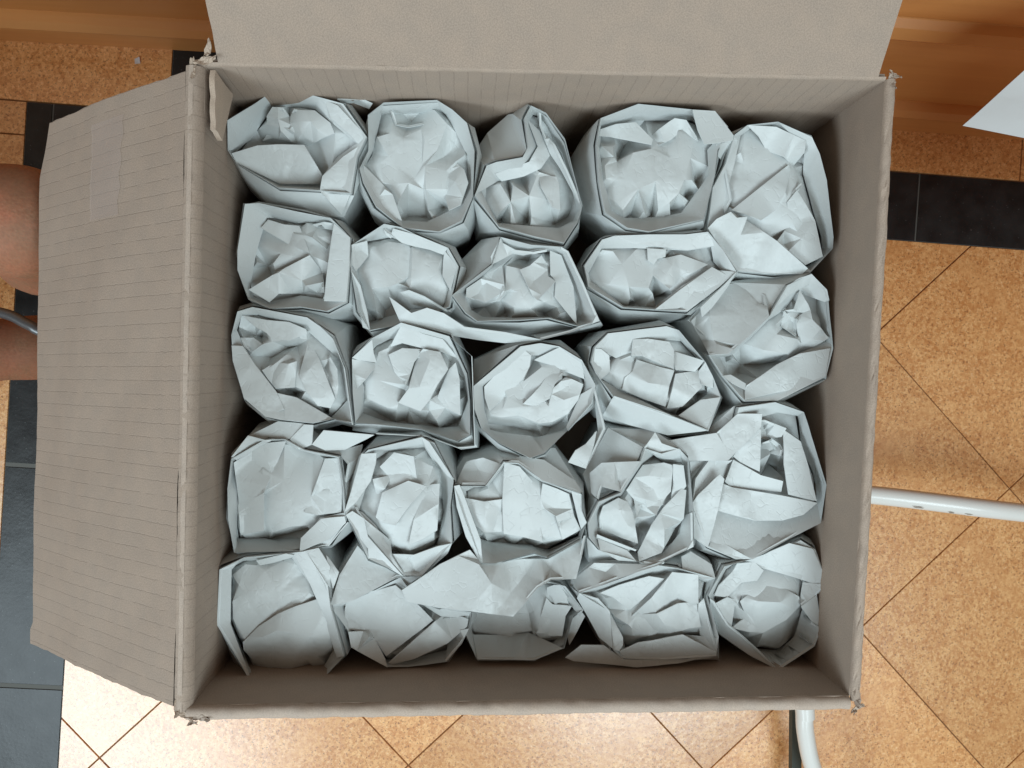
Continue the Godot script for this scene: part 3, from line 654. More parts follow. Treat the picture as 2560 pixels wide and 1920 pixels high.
	bundle("round white paper bundle with wavy ridges inside, in the very middle of the box", Vector3(-0.0016, 0, 0.0088),
		[-474, 90, -103, -402, 20, -97, -478, -80, -44, -116, 120, -407, -42, 60, -340, -453, -201, -292, 34, 110, -433, 32, 20, -341, -166, -99, -430, 180, 100, -410, 172, 40, -392, 196, -50, -441, 356, 100, -306, 397, -40, -160, 347, -50, -339, 465, 90, -111, 392, 0, -99, 499, -60, -116, 432, 80, 30, 361, 0, -17, 461, -70, 50, 241, 80, 247, 270, -80, 233, 209, -70, 262, 70, 80, 410, 13, -99, 307, 87, -70, 441, -40, 80, 450, -28, -99, 291, -42, -70, 485, -271, 80, 335, -261, -99, 265, -276, -70, 370, -411, 80, 225, -344, -80, 243, -445, -70, 216, -467, 80, 72, -391, 0, 76, -502, -70, 70],
		[-341, 12, 85, -331, 25, 125, -250, 25, 74, -260, 12, 141, -228, -25, -15, -210, 12, -16, -89, 25, -138, 43, 25, -108, -86, -12, 4, 52, 25, -250, 1, -115, -303, 45, -12, -291, 153, 31, -240, 203, 37, -200, 73, 25, -149, 52, 37, -99, 44, 12, -47, 100, -50, -56, 134, 25, -109, 231, -25, -170, 257, 12, -180, 215, 25, -109, 358, 19, -119, 278, 19, 53, 258, 12, 114, 136, 12, 176, 36, 0, 187, 103, 37, 53, -88, 25, 54, -127, 0, 126, -7, 25, 54, 153, 37, -28, 329, 12, -48, -285, -183, 209, -157, -234, 233, -9, -234, 265, 26, -132, 205, 148, -218, 232, 229, -183, 188],
		[[[-392, 50, -97, -115, 100, -403, -33, 80, -339, -42, 60, -259, -91, 50, -159, -231, -23, -17, -351, 30, 94, -387, 40, -17], []], [[461, 80, -106, 443, 70, 31, 257, 70, 242, 248, 20, 216, 357, 30, -39], []], [[-9, 30, -305, 186, 90, -405, 359, 80, -301, 384, 50, -160, 235, 20, -220, 123, 20, -271], []], [[41, 40, -104, 118, 16, -220, 198, 9, -240, 221, 60, -200, 151, 60, -119, 113, 40, -8, 12, 30, 43, -109, -2, 53, -30, 60, -28], []], [[141, 60, -89, 233, 40, -170, 282, 60, -160, 374, 50, -120, 336, 40, 2, 256, 30, 114, 106, 10, 155, 15, -102, 186, 104, 30, 53], [194, 30, -69, 221, 70, 1]], [[460, 90, -91, 518, 110, 129, 539, 120, 223, 471, 100, 370, 392, 90, 530, 408, 50, 446, 495, 40, 244, 479, 0, 54], []], [[257, 80, 483, 310, 100, 390, 394, 70, 343, 473, 110, 239, 450, 100, 350, 392, 90, 530], []]])
	bundle("white paper bundle with a broad straight fold across its front like a pocket edge", Vector3(0.0920, 0, -0.0133),
		[-503, 90, -70, -341, 0, -82, -487, -50, -52, -482, 110, -185, -414, 0, -168, -516, -40, -193, -380, 100, -291, -300, 0, -103, -412, -141, -293, 75, 100, -349, 111, 0, -248, 63, -50, -382, 171, 100, -319, 225, -40, -240, 152, -50, -348, 385, 90, -74, 382, -40, -76, 413, -60, -53, 450, 80, 47, 424, 0, 140, 460, -70, 13, 511, 80, 199, 442, -60, 182, 545, -70, 207, 411, 90, 461, 223, -99, 350, 441, -60, 479, 158, 110, 359, 90, -115, 310, 98, -141, 515, -329, 110, 200, -257, -60, 143, -365, -183, 356, -467, 90, 20, -436, 20, 61, -451, -80, 123],
		[-324, 19, -72, -274, 25, -87, -194, 31, -123, 108, 12, -217, 180, 12, -166, 154, 37, -23, 174, 0, -13, -180, 12, -113, 54, 25, -53, -6, 19, -83, -143, -12, -63, -163, 37, 39, -326, 31, 9, -258, 0, 121, -53, 50, 120, 74, 31, 38, 102, 6, 222, 170, -25, 7, 133, 0, 69, 343, 25, -3, 379, 12, 129, 214, 12, 263, 113, -37, 286, 258, 37, 150, 217, 37, 119, -199, -37, 163, 8, -218, 251, 254, -218, 325, 410, -201, 186],
		[[[-480, 100, -175, -428, 90, -170, -366, 80, -121, -346, 15, 0, -431, 50, 71, -485, 70, -30], []], [[160, 30, -155, 381, 70, -84, 318, 40, -3, 161, 50, -13, 143, 40, -94], []], [[385, 90, -74, 445, 80, 37, 452, 60, 128, 367, 50, 98, 346, 12, 7], []], [[508, 80, 199, 417, 80, 452, 192, 20, 344, 364, 30, 221], []], [[-331, 120, 190, 36, 110, 309, 414, 90, 456, 115, 0, 499, -183, -60, 421, -384, -99, 351, -363, 20, 274], [-156, 60, 312]], [[-189, 60, -122, -178, 50, -249, -58, 60, -254, 106, 60, -230, 150, 50, -165, 140, 70, -23, -13, 50, -83, -108, 60, -123], []], [[-174, 40, -1, -140, 20, -93, 48, 50, -32, 148, 60, -8, 111, 50, 109, 93, 0, 274, -83, 0, 213, -250, 10, 141, -235, 40, 50], [-64, 100, 89]], [[153, 80, 18, 343, 10, -8, 370, 40, 119, 222, 20, 273, 109, -20, 290, 129, 60, 150], []]])
	bundle("white paper bundle with a deep dark hole and an upright folded tab", Vector3(0.1747, 0, 0.0741),
		[-531, 60, 170, -265, 0, 29, -496, -99, 217, -499, 40, -35, -190, 0, -200, -494, -115, -110, -218, 80, -434, -37, 0, -429, -509, -99, -248, -179, 100, -595, -16, 20, -506, -292, -50, -492, 106, 100, -638, 166, 0, -553, 86, -50, -666, 327, 110, -563, 349, -20, -523, 310, -40, -594, 405, 100, -342, 388, -60, -251, 411, -50, -376, 523, 90, 8, 517, -80, -35, 528, -60, 43, 482, 80, 308, 502, -20, 168, 477, -70, 342, 228, 80, 434, 377, 0, 251, 206, -70, 461, -54, 70, 596, 179, -40, 310, -76, -80, 623, -185, 60, 589, -16, -40, 305, -202, -90, 620, -405, 60, 501, -306, -20, 223, -417, -90, 534],
		[211, -311, -106, 283, -311, -55, 147, -226, -215, 98, -99, -296, 104, -12, -332, 198, -25, -206, 245, -115, -41, 124, -37, -224, 229, -132, -459, 323, -166, -398, 118, -252, -13, -77, -99, -83],
		[[[-748, 0, -324, -535, 60, -367, -351, 80, -397, -188, 100, -548, 2, 100, -548, 1, 80, -444, -220, 90, -228, -263, 90, -182, -544, 30, -175], [-433, 70, -255, -294, 80, -312, -335, 60, -404, -108, 90, -501]], [[-530, -20, -165, -246, 40, -176, -203, 40, -185, -378, 20, -50, -475, -40, 82, -499, -60, -11], []], [[-532, 60, 151, -493, 90, 81, -330, 110, -81, -297, 110, -44, -337, 80, 205, -408, 70, 499, -518, 20, 424], [-429, 100, 126]], [[-331, 60, 209, -285, 60, 1, -218, 60, 30, 186, 60, 97, 457, 80, 151, 351, 70, 247, 191, 50, 293, -30, 50, 292, -193, 50, 249], [-189, 90, 129, -248, 70, 207, -82, 60, 266, -47, 40, 118]], [[-269, 40, -15, -206, 50, -186, 15, 50, -63, 198, 40, -14, 192, 20, 75, -217, 30, 34], []], [[9, 60, -424, 5, 50, -92, -145, 40, -166, -207, 50, -215, -59, 60, -433], []], [[186, 60, -424, 326, 60, -329, 386, 60, -149, 452, 80, 137, 238, 50, 89, 197, 50, -148], []], [[-27, 50, -489, 37, 60, -499, 206, 70, -434, 176, 50, -366, 107, 30, -355, 39, -83, -421], []], [[-280, -115, 298, 5, -99, 330, 293, -80, 333, 486, 40, 297, 224, 90, 432, -61, 90, 589, -188, 40, 526, -349, 0, 419], []], [[-399, 70, 489, -355, 20, 415, -201, 50, 514, -67, 80, 588, -181, 50, 595], []], [[30, 30, -317, 80, 50, -338, 185, -91, -375, 195, 30, -260, 185, 20, -211, 83, -121, -240, 51, -68, -295], []]])
	bundle("squarish white paper bundle with broad smooth folds, just above the large bright dome", Vector3(-0.1887, 0, 0.0839),
		[-454, 100, -74, -414, 0, -39, -480, -50, -97, -423, 110, -301, -448, -80, -219, -479, -50, -304, -175, 100, -447, -218, -60, -409, -329, -99, -492, -31, 90, -447, -83, 0, -419, -119, -141, -570, 115, 90, -366, 70, -20, -347, 123, -99, -492, 376, 100, -314, 336, -40, -274, 286, -40, -345, 409, 90, -90, 375, -20, -54, 433, -60, -115, 424, 90, 109, 370, -20, 138, 454, -60, 92, 425, 70, 182, 214, 0, 164, 410, -80, 293, 295, 60, 363, 149, 20, 271, 274, -50, 397, 83, 80, 407, 22, -60, 398, 118, -70, 412, -180, 80, 410, -247, -166, 358, -153, -70, 431, -409, 90, 413, -440, -99, 343, -395, -60, 445, -454, 90, 154, -414, 0, 151, -489, -60, 157],
		[-403, -12, -207, -329, -99, -248, -186, -12, -267, -394, 19, -82, -215, 25, -212, -48, 25, -401, -202, 37, -44, -202, 0, -18, -202, 0, 172, -386, 12, 279, -392, 25, 117, -57, 25, -122, 249, 25, -291, 38, 12, 141, -85, 31, 97, 102, 31, 118, 175, 50, -45, 347, 19, -59, 335, 12, -269, 356, 12, 102, 115, 0, 154, 174, 0, 174, -216, -50, 232, -7, -12, 236, 109, -25, 229, -156, -50, 283, -168, -252, 356, -60, -234, 332, 85, -183, 281],
		[[[-423, 110, -316, -301, 100, -477, -172, 110, -443, -109, 90, -447, -188, 50, -413, -400, 60, -286], []], [[-318, 40, -467, -93, 40, -582, 110, 70, -564, 30, 60, -454, -51, 50, -443, -191, 40, -432], []], [[0, 60, -444, 115, 90, -560, 185, 100, -556, 171, 80, -406, 67, 50, -364], []], [[173, 90, -407, 265, 110, -517, 644, 90, -481, 411, 50, -363, 272, 70, -360], []], [[347, 20, -350, 533, -60, -393, 505, -50, -252, 398, 30, -61, 434, 40, -252], []], [[419, 90, 139, 427, 80, 190, 297, 70, 321, 172, 80, 368, 79, 80, 412, 82, 50, 314, 236, 60, 163], []], [[-420, 60, -266, -201, 40, -412, -27, 70, -430, -130, -2, -215, -190, 80, -40, -201, 40, 255, -387, -5, 298, -402, 5, 15], [-301, 0, -279, -171, 40, -273, -286, 50, 14]], [[133, 17, 37, 181, 80, -49, 263, 50, -294, 364, 60, -300, 392, 50, -84, 387, 50, 116, 200, 30, 139, 106, 50, 115], [258, 20, -40]]], [[443, 60, 194, 295, 60, 373, 234, 50, 370]])
	bundle("domed white paper bundle gathered at both sides, below the square double-rimmed one", Vector3(-0.1026, 0, 0.0904),
		[-434, 90, 44, -348, 0, 50, -469, -60, 41, -315, 90, -383, -231, -20, -341, -370, -141, -327, -264, 100, -433, -123, -40, -409, -203, -115, -505, 140, 110, -528, 150, -40, -440, 136, -40, -563, 238, 100, -483, 240, -60, -295, 328, -141, -409, 383, 90, -193, 270, -80, -262, 392, -99, -228, 358, 90, 7, 301, -99, 81, 380, -60, -21, 374, 80, 284, 250, -99, 338, 406, -70, 270, 137, 30, 551, 69, -60, 400, 125, -141, 606, 15, 60, 537, -95, -80, 414, 38, -90, 563, -267, 70, 402, -217, 0, 162, -297, -141, 448, -365, 80, 195, -318, 0, 60, -376, -70, 228],
		[-225, 19, -204, -105, 25, -225, -167, 6, -293, -88, 6, -394, -7, 12, -404, 85, 31, -376, 105, 25, -194, 98, 12, -354, 224, 12, -293, -206, 12, -62, -306, 12, 38, -165, 25, -104, -115, 25, -205, -206, 12, 99, 41, 90, -154, 2, 90, 45, 176, 43, -146, 245, 25, -123, 274, 0, -180, 235, 12, 212, 236, 25, 88, 137, 43, 155, 26, 25, 289, 45, 12, 353, -83, 37, 205, -164, 25, 157, -86, 6, 303, 2, -12, 358, 133, -12, 328, 234, -12, 278, 254, -218, 207, 254, -218, 312, 288, -150, -14, -72, -150, 389],
		[[[-444, 90, 44, -393, 90, -115, -313, 100, -404, -202, 90, -408, -208, 80, -332, -248, 70, -191, -355, 80, -34], []], [[140, 110, -533, 199, 110, -494, 388, 90, -203, 337, 70, -230, 177, 70, -440], []], [[-432, 90, 63, -383, 90, 34, -296, 80, 96, -265, 90, 233, -79, 70, 449, 2, 80, 537, -162, 40, 455, -262, 70, 397, -264, 90, 323, -358, 60, 209], []], [[-366, 70, 8, -286, 80, 106, -108, -27, 286, -90, 60, 381, 11, 80, 532, -161, 50, 353, -279, 60, 210], []], [[-81, 50, 373, 19, 60, 372, 79, 60, 377, 268, 60, 313, 374, 80, 289, 338, 40, 378, 135, 0, 559, 17, 30, 540], [36, 20, 411, 94, 0, 548, 48, 50, 394]], [[-233, 70, -206, -91, 10, -230, -139, 70, -131, -210, 3, -70], []], [[-183, 40, -297, -73, 50, -408, 79, 80, -381, 103, 70, -210, 0, 37, -232, -111, 11, -210], []], [[-158, 80, -103, 41, 100, -195, 179, 90, -153, 43, 110, 2, -58, 90, 145, -160, 60, 130, -211, 50, 92], [-55, 120, -59]], [[179, 26, -153, 277, 60, -169, 257, 40, 196, 158, 50, 254, 39, 60, 302, 80, 80, 107], [200, 90, 26]]])
	bundle("domed white paper bundle with a big smooth corner of paper hanging over its neighbour", Vector3(-0.0115, 0, 0.0956),
		[-522, 100, -206, -432, 0, -151, -531, -99, -198, -381, 90, -204, -372, 0, -181, -507, -141, -275, -282, 100, -205, -260, 0, -191, -436, -183, -384, -143, 110, -391, -130, 40, -358, -228, -166, -459, -33, 110, -386, -29, 40, -348, 0, -141, -461, 158, 100, -244, 155, 20, -223, 272, -141, -450, 455, 100, -143, 392, 0, -128, 482, -141, -189, 461, 100, -13, 428, -40, 22, 484, -50, -38, 498, 90, 80, 473, -60, 161, 508, -60, 47, 454, 80, 223, 453, -60, 233, 459, -99, 449, 203, 80, 352, 234, -150, 345, 244, -141, 416, 92, 80, 313, 89, -166, 306, 67, -141, 415, -209, 80, 390, -225, -150, 279, -204, -70, 424, -309, 80, 389, -340, -115, 240, -302, -70, 423, -440, 90, 45, -381, 0, 113, -463, -60, 19],
		[-412, 19, -103, -290, 25, -73, -341, 12, -142, -261, 25, -174, -150, 25, -316, -130, 37, -347, -150, 37, -95, -138, 12, -71, -138, 12, 163, -290, 12, 162, -360, 19, 100, -29, 43, -298, -28, 31, -73, 112, 50, -177, 113, 37, -236, 123, 43, -75, 156, 25, 193, 169, 0, 249, 15, 6, 196, -97, 19, 162, 164, 31, -204, 226, 19, -141, 268, 12, -18, 155, 31, -32, 266, 37, 38, 278, 19, 72, 331, 12, 217, 380, 19, 93, 443, 12, 146, 309, 12, -120, 369, 25, 11, 403, 0, -26, 228, 19, 113, 73, 43, 57, -89, 43, 56, -250, 37, 26, -308, -183, 234, -140, -218, 263, 29, -218, 274, 175, -201, 314, 249, -201, 335, 446, -166, 234, 405, -99, 168],
		[[[-520, 100, -206, -481, 100, -216, -451, 90, -145, -320, 90, 206, -304, 80, 384, -319, 70, 391, -430, 60, 192, -501, 70, -41], []], [[-503, 20, -225, -434, -50, -378, -301, 0, -414, -142, 80, -363, -272, 90, -214, -461, 90, -214], [-331, -10, -312, -301, 50, -259]], [[-133, 110, -386, -33, 110, -386, 68, 100, -315, 157, 110, -246, 329, 100, -194, 450, 100, -148, 417, 40, -235, 173, 30, -397, -10, 40, -428], []], [[383, 70, -159, 456, 90, -142, 452, 90, -41, 498, 90, 80, 462, 60, 136, 436, 60, 45], []], [[-914, 130, 580, -875, 130, 669, -624, 150, 711, -378, 160, 735, -72, 170, 775, 117, 160, 561, 217, 150, 505, 414, 130, 502, 495, 80, 183, 461, 30, 234, 207, 30, 375, 16, 10, 378, -309, 60, 399, -400, 90, 286, -626, 130, 384], [-236, 170, 521, -330, 130, 387, -88, 90, 619, 36, 20, 488, 227, 40, 443]], [[-151, 70, -80, -137, 80, -383, -23, 100, -355, 109, 29, -203, 120, 29, -61, 166, 30, 242, 14, 30, 201, -139, 40, 172], [-42, 90, -203, -29, 60, 3]], [[140, 24, -41, 160, 80, -221, 272, 70, -179, 367, 40, -134, 409, 30, 40, 461, 30, 147, 320, 20, 225, 262, 80, 30], [256, 30, -21, 277, 30, 91]], [[-441, 50, -108, -291, 70, -81, -150, 60, -99, -138, -23, 170, -290, 40, 162, -360, 40, 106], [-281, 90, 36]]])
	bundle("white paper bundle with a pale pillow and a leaf-shaped fold inside a square rim", Vector3(0.0815, 0, 0.0896),
		[-417, 90, 140, -320, -40, 145, -400, -99, 166, -343, 100, -23, -314, -20, 38, -369, -99, -11, -174, 110, -94, -145, -40, -40, -416, -141, -182, -16, 120, -341, 30, -20, -300, -308, -166, -367, 14, 120, -437, 122, -60, -367, -208, -141, -563, 143, 110, -395, 211, -80, -303, 129, -50, -549, 280, 110, -435, 347, -40, -297, 265, -40, -467, 359, 110, -350, 357, 0, -281, 360, -40, -385, 398, 100, 61, 366, -60, 110, 418, -50, 32, 403, 90, 331, 312, -132, 333, 438, -60, 330, 107, 70, 476, 90, -80, 466, 138, -80, 493, -28, 80, 447, -1, -99, 418, -15, -80, 507, -323, 80, 359, -228, -60, 356, -364, -50, 482, -406, 90, 261, -325, -40, 248, -395, -50, 342],
		[-174, 31, 30, -315, 25, 132, -301, 0, 199, -103, 37, 121, -36, 12, 177, -22, 0, 313, -55, 0, -26, -99, 12, -69, -232, -37, 268, -110, -132, 352, -26, -37, 42, -9, -115, 202, -99, 12, -89, 49, -12, -280, 165, 25, -295, 307, 31, -295, 4, 12, -130, -21, 37, 19, 22, 25, 11, 114, 31, 92, 164, 37, 10, 214, 37, -72, 65, 19, -28, 244, 37, -245, 240, -25, -82, 313, -150, -221, 342, -99, -238, 134, -99, 200, 62, -150, 272, 180, -115, 161, 105, 19, -171, -36, 12, 116, 19, -99, 283],
		[[[-323, 40, 99, -298, 40, 18, -179, 60, -46, -106, 50, -14, -65, 50, 68, -12, 0, 323, -138, 10, 279, -316, -12, 199], [-184, 90, 40, -109, 70, 165]], [[347, 80, -108, 330, 70, 117, 303, -85, 220, 160, 60, 382, -17, 80, 447, -18, 30, 388, 82, 40, 172, 181, 50, 28, 311, 60, -116], [175, 80, 195]], [[243, 80, -311, 319, 100, -303, 344, 90, -140, 317, 40, -82, 237, 30, -9, 254, 40, -153], []], [[-343, 100, -43, -315, 80, -140, -169, 110, -104, -15, 120, -336, -307, 20, -315, -392, -20, -229, -387, 20, -81], [-214, 80, -165, -298, 30, -255, -178, 50, -176]], [[-13, 110, -345, 9, 120, -447, 92, 110, -561, 143, 110, -476, 275, 110, -430, 240, 90, -403, 100, 80, -392, 23, 80, -433], []], [[-347, 70, 235, -36, 70, 358, -32, -83, 383, -89, 30, 377, -348, 40, 272], []], [[-323, 80, 359, -339, 50, 270, -104, 50, 368, -38, 80, 447, -177, 60, 441], []], [[355, -20, 113, 393, 100, 61, 401, 100, 329, 103, 90, 471, -17, 80, 458, 196, 0, 396, 330, -40, 251], []], [[-117, 50, -105, 17, 40, -297, 179, 50, -318, 248, 60, -299, 229, 60, -95, 156, 23, 4, 115, 70, 90, 17, 5, 7, -34, 50, 98, -53, 40, -32], [50, 80, -220, 100, 40, -113, 31, 80, -38]]])
	bundle("white paper bundle in the near corner with a V-shaped point towards the corner", Vector3(0.1892, 0, 0.1649),
		[-551, 80, -39, -480, 0, 8, -509, -99, 1, -430, 90, -267, -389, 0, -221, -425, -183, -269, -210, 80, -319, -297, 0, -278, -178, -70, -335, 189, 60, -460, -79, 40, -229, 257, -99, -449, 301, 70, -388, 191, 60, -152, 315, -80, -419, 392, 90, -136, 229, 0, -113, 427, -60, -141, 311, 80, -43, 210, 20, 66, 415, -99, 21, 354, 80, 226, 257, -60, 125, 378, -70, 251, 297, 80, 368, 230, -132, 360, 332, -70, 372, 4, 80, 558, 146, -218, 507, -29, -70, 570, -247, 70, 331, -54, -201, 499, -195, -141, 476, -409, 70, 170, -296, -60, 282, -373, -183, 346],
		[-461, 12, -7, -386, 31, -12, -322, 12, -17, -263, -25, 40, -307, 37, 44, -271, 31, -22, -260, 31, -125, -124, 37, -137, -96, 25, -168, -303, 19, -260, -347, 12, -201, -302, 19, -157, -77, 37, -102, 22, 50, -105, 187, 19, 8, 24, 50, 44, 48, 19, 134, 141, 19, 123, -135, 12, 191, -165, 31, 208, -204, 12, 271, -85, 6, 286, 91, 0, 186, -291, 25, 71, -165, 90, 7, -86, -115, 444, 100, -132, 453, 229, -132, 242, -233, 25, 117, -249, 6, 192, -21, -99, 415, -190, -25, 318],
		[[[-168, 60, -297, -92, 70, -362, 84, 90, -445, 279, 80, -396, 392, 90, -136, 319, 60, -111, 161, 50, -161, -2, 50, -231], [66, 80, -340, 240, 80, -248]], [[218, 40, -124, 315, 70, -120, 392, 90, -130, 327, 70, -40, 186, 90, 50, 201, 40, 2], []], [[186, 90, 56, 311, 80, -31, 348, 80, 220, 278, 80, 179], []], [[-49, -150, 492, 120, -183, 519, 237, -150, 366, 269, -60, 160, 278, 80, 185, 349, 90, 228, 297, 80, 368, 6, 90, 552], [235, 50, 332]], [[-540, 80, -16, -505, 80, 7, -389, 80, 189, -271, 70, 285, -128, 60, 415, 0, 90, 548, -205, 20, 452, -406, -80, 323, -496, -20, 128], []], [[-496, 50, -30, -459, 40, -106, -348, 50, -222, -314, 50, -279, -179, 60, -292, -108, 70, -225, -159, 70, -146, -278, 50, -130, -396, 60, -20], []], [[-493, 60, 30, -399, 70, -23, -315, 14, 20, -353, 40, 231, -437, 50, 130], []], [[-296, 70, 12, -93, 22, -126, 18, 34, -105, 185, 50, -12, 202, 40, 60, 91, 30, 176, -91, 20, 281, -222, 30, 265, -349, 30, 235, -222, 8, 152], [11, 110, 14, -169, 100, 4, 28, 40, 115, -153, 30, 197]]])
	bundle("white paper bundle with one large bright dome, in the corner below the sloping flap", Vector3(-0.1966, 0, 0.1775),
		[-456, 90, 16, -405, -80, 72, -480, -60, -9, -435, 100, -401, -405, -80, -365, -458, -50, -428, -251, 100, -489, -303, -40, -425, -229, -50, -516, 97, 90, -518, 75, 0, -467, 110, -60, -551, 214, 90, -532, 228, 20, -255, 306, -141, -510, 351, 90, -273, 278, 20, -134, 408, -141, -302, 391, 90, -114, 338, 20, 8, 405, -60, -146, 494, 90, 276, 393, -60, 269, 487, -99, 284, 323, 70, 461, 271, -115, 483, 355, -80, 448, 33, 70, 467, -17, -132, 496, 63, -80, 450, -170, 80, 460, -266, -115, 496, -137, -70, 448, -228, 80, 431, -321, -99, 315, -438, -183, 386, -361, 90, 215, -371, -99, 181, -436, -99, 272],
		[-366, 12, -338, -266, 19, -419, -177, 19, -408, 20, 19, -437, 99, 19, -416, -362, 25, -141, -361, 12, 3, -111, 43, -374, -159, 50, -187, -11, 50, -225, 221, 31, -198, 248, 19, -174, -292, -37, 191, -315, -12, 152, -64, 0, -31, 77, 6, -122, 251, -12, -135, 7, 43, -23, 135, 43, -92, -254, 25, 180, -278, 12, 244, -26, 31, 80, -21, 12, 147, 124, 37, 110, 19, 12, 198, -64, 0, 252, -236, -50, 338, -77, -50, 401, 53, -50, 424, 99, 19, 267, 106, -37, 389, 186, -37, 339, 269, -25, 315, 371, -12, 241, 283, 43, 80, 232, 37, 141, -257, 50, -208, -309, 37, -264, -182, -218, 496, 185, -183, 446, 332, -166, 358],
		[[[-279, 40, 175, -164, 30, 59, -14, 40, -43, 129, 60, -107, 279, 50, -153, 345, 60, -45, 391, 40, 142, 389, 0, 237, 270, -54, 314, 186, -40, 340, 76, -80, 436, -85, -80, 413, -245, -80, 350, -280, 20, 242], [-13, 80, 74, -16, 30, 181, -64, 0, 262, 136, 90, 92, 45, 40, 158, 100, 20, 277, 246, 100, 120, -124, 70, 126]], [[114, 80, -511, 204, 90, -533, 371, 90, -273, 392, 100, -107, 448, 80, 169, 431, 40, 304, 385, 60, 75, 288, 70, -149, 227, 60, -286], []], [[347, 70, -128, 402, 100, -77, 491, 100, 272, 433, 50, 300, 363, 50, 78], []], [[355, 60, -495, 447, 50, -362, 403, 50, -232, 379, 80, -380], []], [[194, 90, -533, 300, 80, -554, 388, 80, -410, 383, 50, -242, 349, 80, -290], []], [[-435, 100, -401, -299, 70, -457, -367, 40, -385, -372, 40, -176, -377, 40, 34, -224, 60, 427, -225, 90, 431, -293, 90, 306, -455, 100, 18, -442, 110, -197], []], [[-212, 70, 434, -107, -98, 414, 257, 60, 429, 328, 70, 461, -169, 50, 474], []], [[-172, 70, -456, 60, 100, -516, 116, 90, -503, 89, 60, -477, -51, 50, -435, -151, 40, -414], []]])
	bundle("white paper bundle with a slanting slit across it, beside the large bright dome", Vector3(-0.1083, 0, 0.1823),
		[-500, 50, -150, -406, -40, -122, -516, -90, -210, -383, 40, -226, -350, 0, -154, -453, -132, -373, -164, 40, -264, -182, -20, -207, -337, -175, -559, 35, 40, -363, 17, -40, -281, 42, -110, -397, 174, 20, -154, 139, -40, -137, 134, -90, -266, 582, 30, -83, 556, -40, -20, 595, -120, -115, 562, 30, 49, 484, -60, 88, 593, -120, 33, 386, 20, 304, 378, -166, 280, 396, -130, 338, 94, 20, 341, 40, -132, 346, -20, -115, 407, -75, 30, 335, -90, -99, 322, -48, -120, 358, -338, 40, 176, -316, -40, 124, -351, -110, 209, -373, 40, 35, -343, -20, 66, -397, -110, 10],
		[-384, -28, -85, -241, -77, -88, -321, -77, 34, -200, -9, 84, -41, -28, 245, -79, -90, 308, -86, -65, 268, 273, -9, -23, 271, -40, 8, 85, -77, 182, -22, -132, 294, 61, -9, -157, -11, -15, -207, -191, -9, -149, -8, 10, -1, 161, -9, -126, -210, -3, 112, -162, -28, 243, 193, 3, 54, 324, 3, -16, 414, -9, -31, 536, -9, -20, 91, -9, 209, -61, -21, 273, 373, -28, 107, 230, -52, 237, 46, -65, 311, 366, -201, 271, 430, -166, 176, 203, -132, -67, 325, -183, 23],
		[[[-496, 60, -158, -436, 20, -382, -303, -20, -593, -211, -10, -494, -7, 20, -389, 74, 30, -368, 6, 50, -366, -162, 60, -280, -343, 70, -184], [-343, 40, -306, -310, 0, -456, -358, 70, -215]], [[-34, 0, -333, 14, 30, -361, 195, 40, -372, 112, 10, -314, 51, -24, -231, 20, -10, -259], []], [[-54, 40, 301, 76, 40, 182, 296, 40, -18, 396, -52, -57, 557, 40, -35, 547, 30, 29, 396, 20, 162, 133, 0, 288, -28, 0, 327], [247, 60, 106]], [[395, -160, 213, 496, 30, 58, 562, 40, 41, 507, 30, 160, 386, 30, 300], []], [[-361, 50, 52, -202, -26, 74, -85, 30, 274, -64, 40, 336, -343, 40, 176], [-199, 70, 87]], [[-399, 0, -93, -386, 20, -160, -186, 30, -252, -6, 30, -300, 154, 20, -155, 284, 20, -22, -79, 0, 265, -206, -25, 84, -388, 10, 45], [-231, -10, -99, -314, -30, 8, -4, 50, -65, -363, -20, -26]], [[181, -10, -145, 334, 10, -99, 355, 20, -112, 424, 0, -95, 577, 20, -80, 556, 0, -23, 343, -10, -42], []]])
	bundle("shaded white paper bundle half hidden under the big hanging corner of paper", Vector3(-0.0053, 0, 0.1809),
		[-493, -60, 135, -448, -183, 146, -527, -210, 127, -458, -60, -111, -438, -150, -22, -466, -210, -146, -159, -132, -337, -126, -150, -228, -169, -282, -371, 148, -60, -281, 174, -115, -245, 127, -210, -310, 258, -30, -257, 278, -115, -213, 244, -180, -289, 425, -40, -57, 369, -166, -29, 457, -190, -73, 353, -40, -6, 308, -183, 39, 378, -190, -31, 284, -40, 246, 286, -166, 265, 281, -190, 211, 46, -50, 339, 15, -201, 252, 58, -200, 372, -405, -50, 330, -427, -234, 195, -400, -200, 365],
		[-428, -201, 15, -427, -201, 142, -296, -218, 22, -288, -218, 170, -153, -218, 182, 14, -201, 20, 47, -218, 163, 51, -137, -21, 141, -89, -128, 101, -115, -110, 81, -105, 126, 213, -89, -96, 329, -94, -73, 288, -100, -9, 268, -105, 159, 153, -100, 146, 70, -105, 147, 296, -83, -160, 152, -100, -218, 193, -94, -230, 24, -337, 224, -302, -158, -18, 111, -105, -30, 173, -94, 19],
		[[[-437, -166, 177, -155, -245, 207, 14, -257, 194, 272, -40, 246, 46, -40, 336, -400, -40, 325], [-53, -115, 243]], [[253, -30, -258, 289, -30, -247, 431, -40, -57, 408, -60, 1, 325, -104, -101], []], [[69, -139, 141, 143, -60, -147, 190, -60, -95, 346, -70, -80, 294, -60, -1, 271, -80, 161, 174, -99, 166], [193, -90, 29]], [[149, -70, -227, 198, -50, -252, 249, -40, -255, 313, -50, -148, 212, -70, -92, 149, -111, -165], []], [[309, -99, 137, 358, -80, 17, 418, -60, -41, 449, -60, 1, 328, -80, 235], []]])
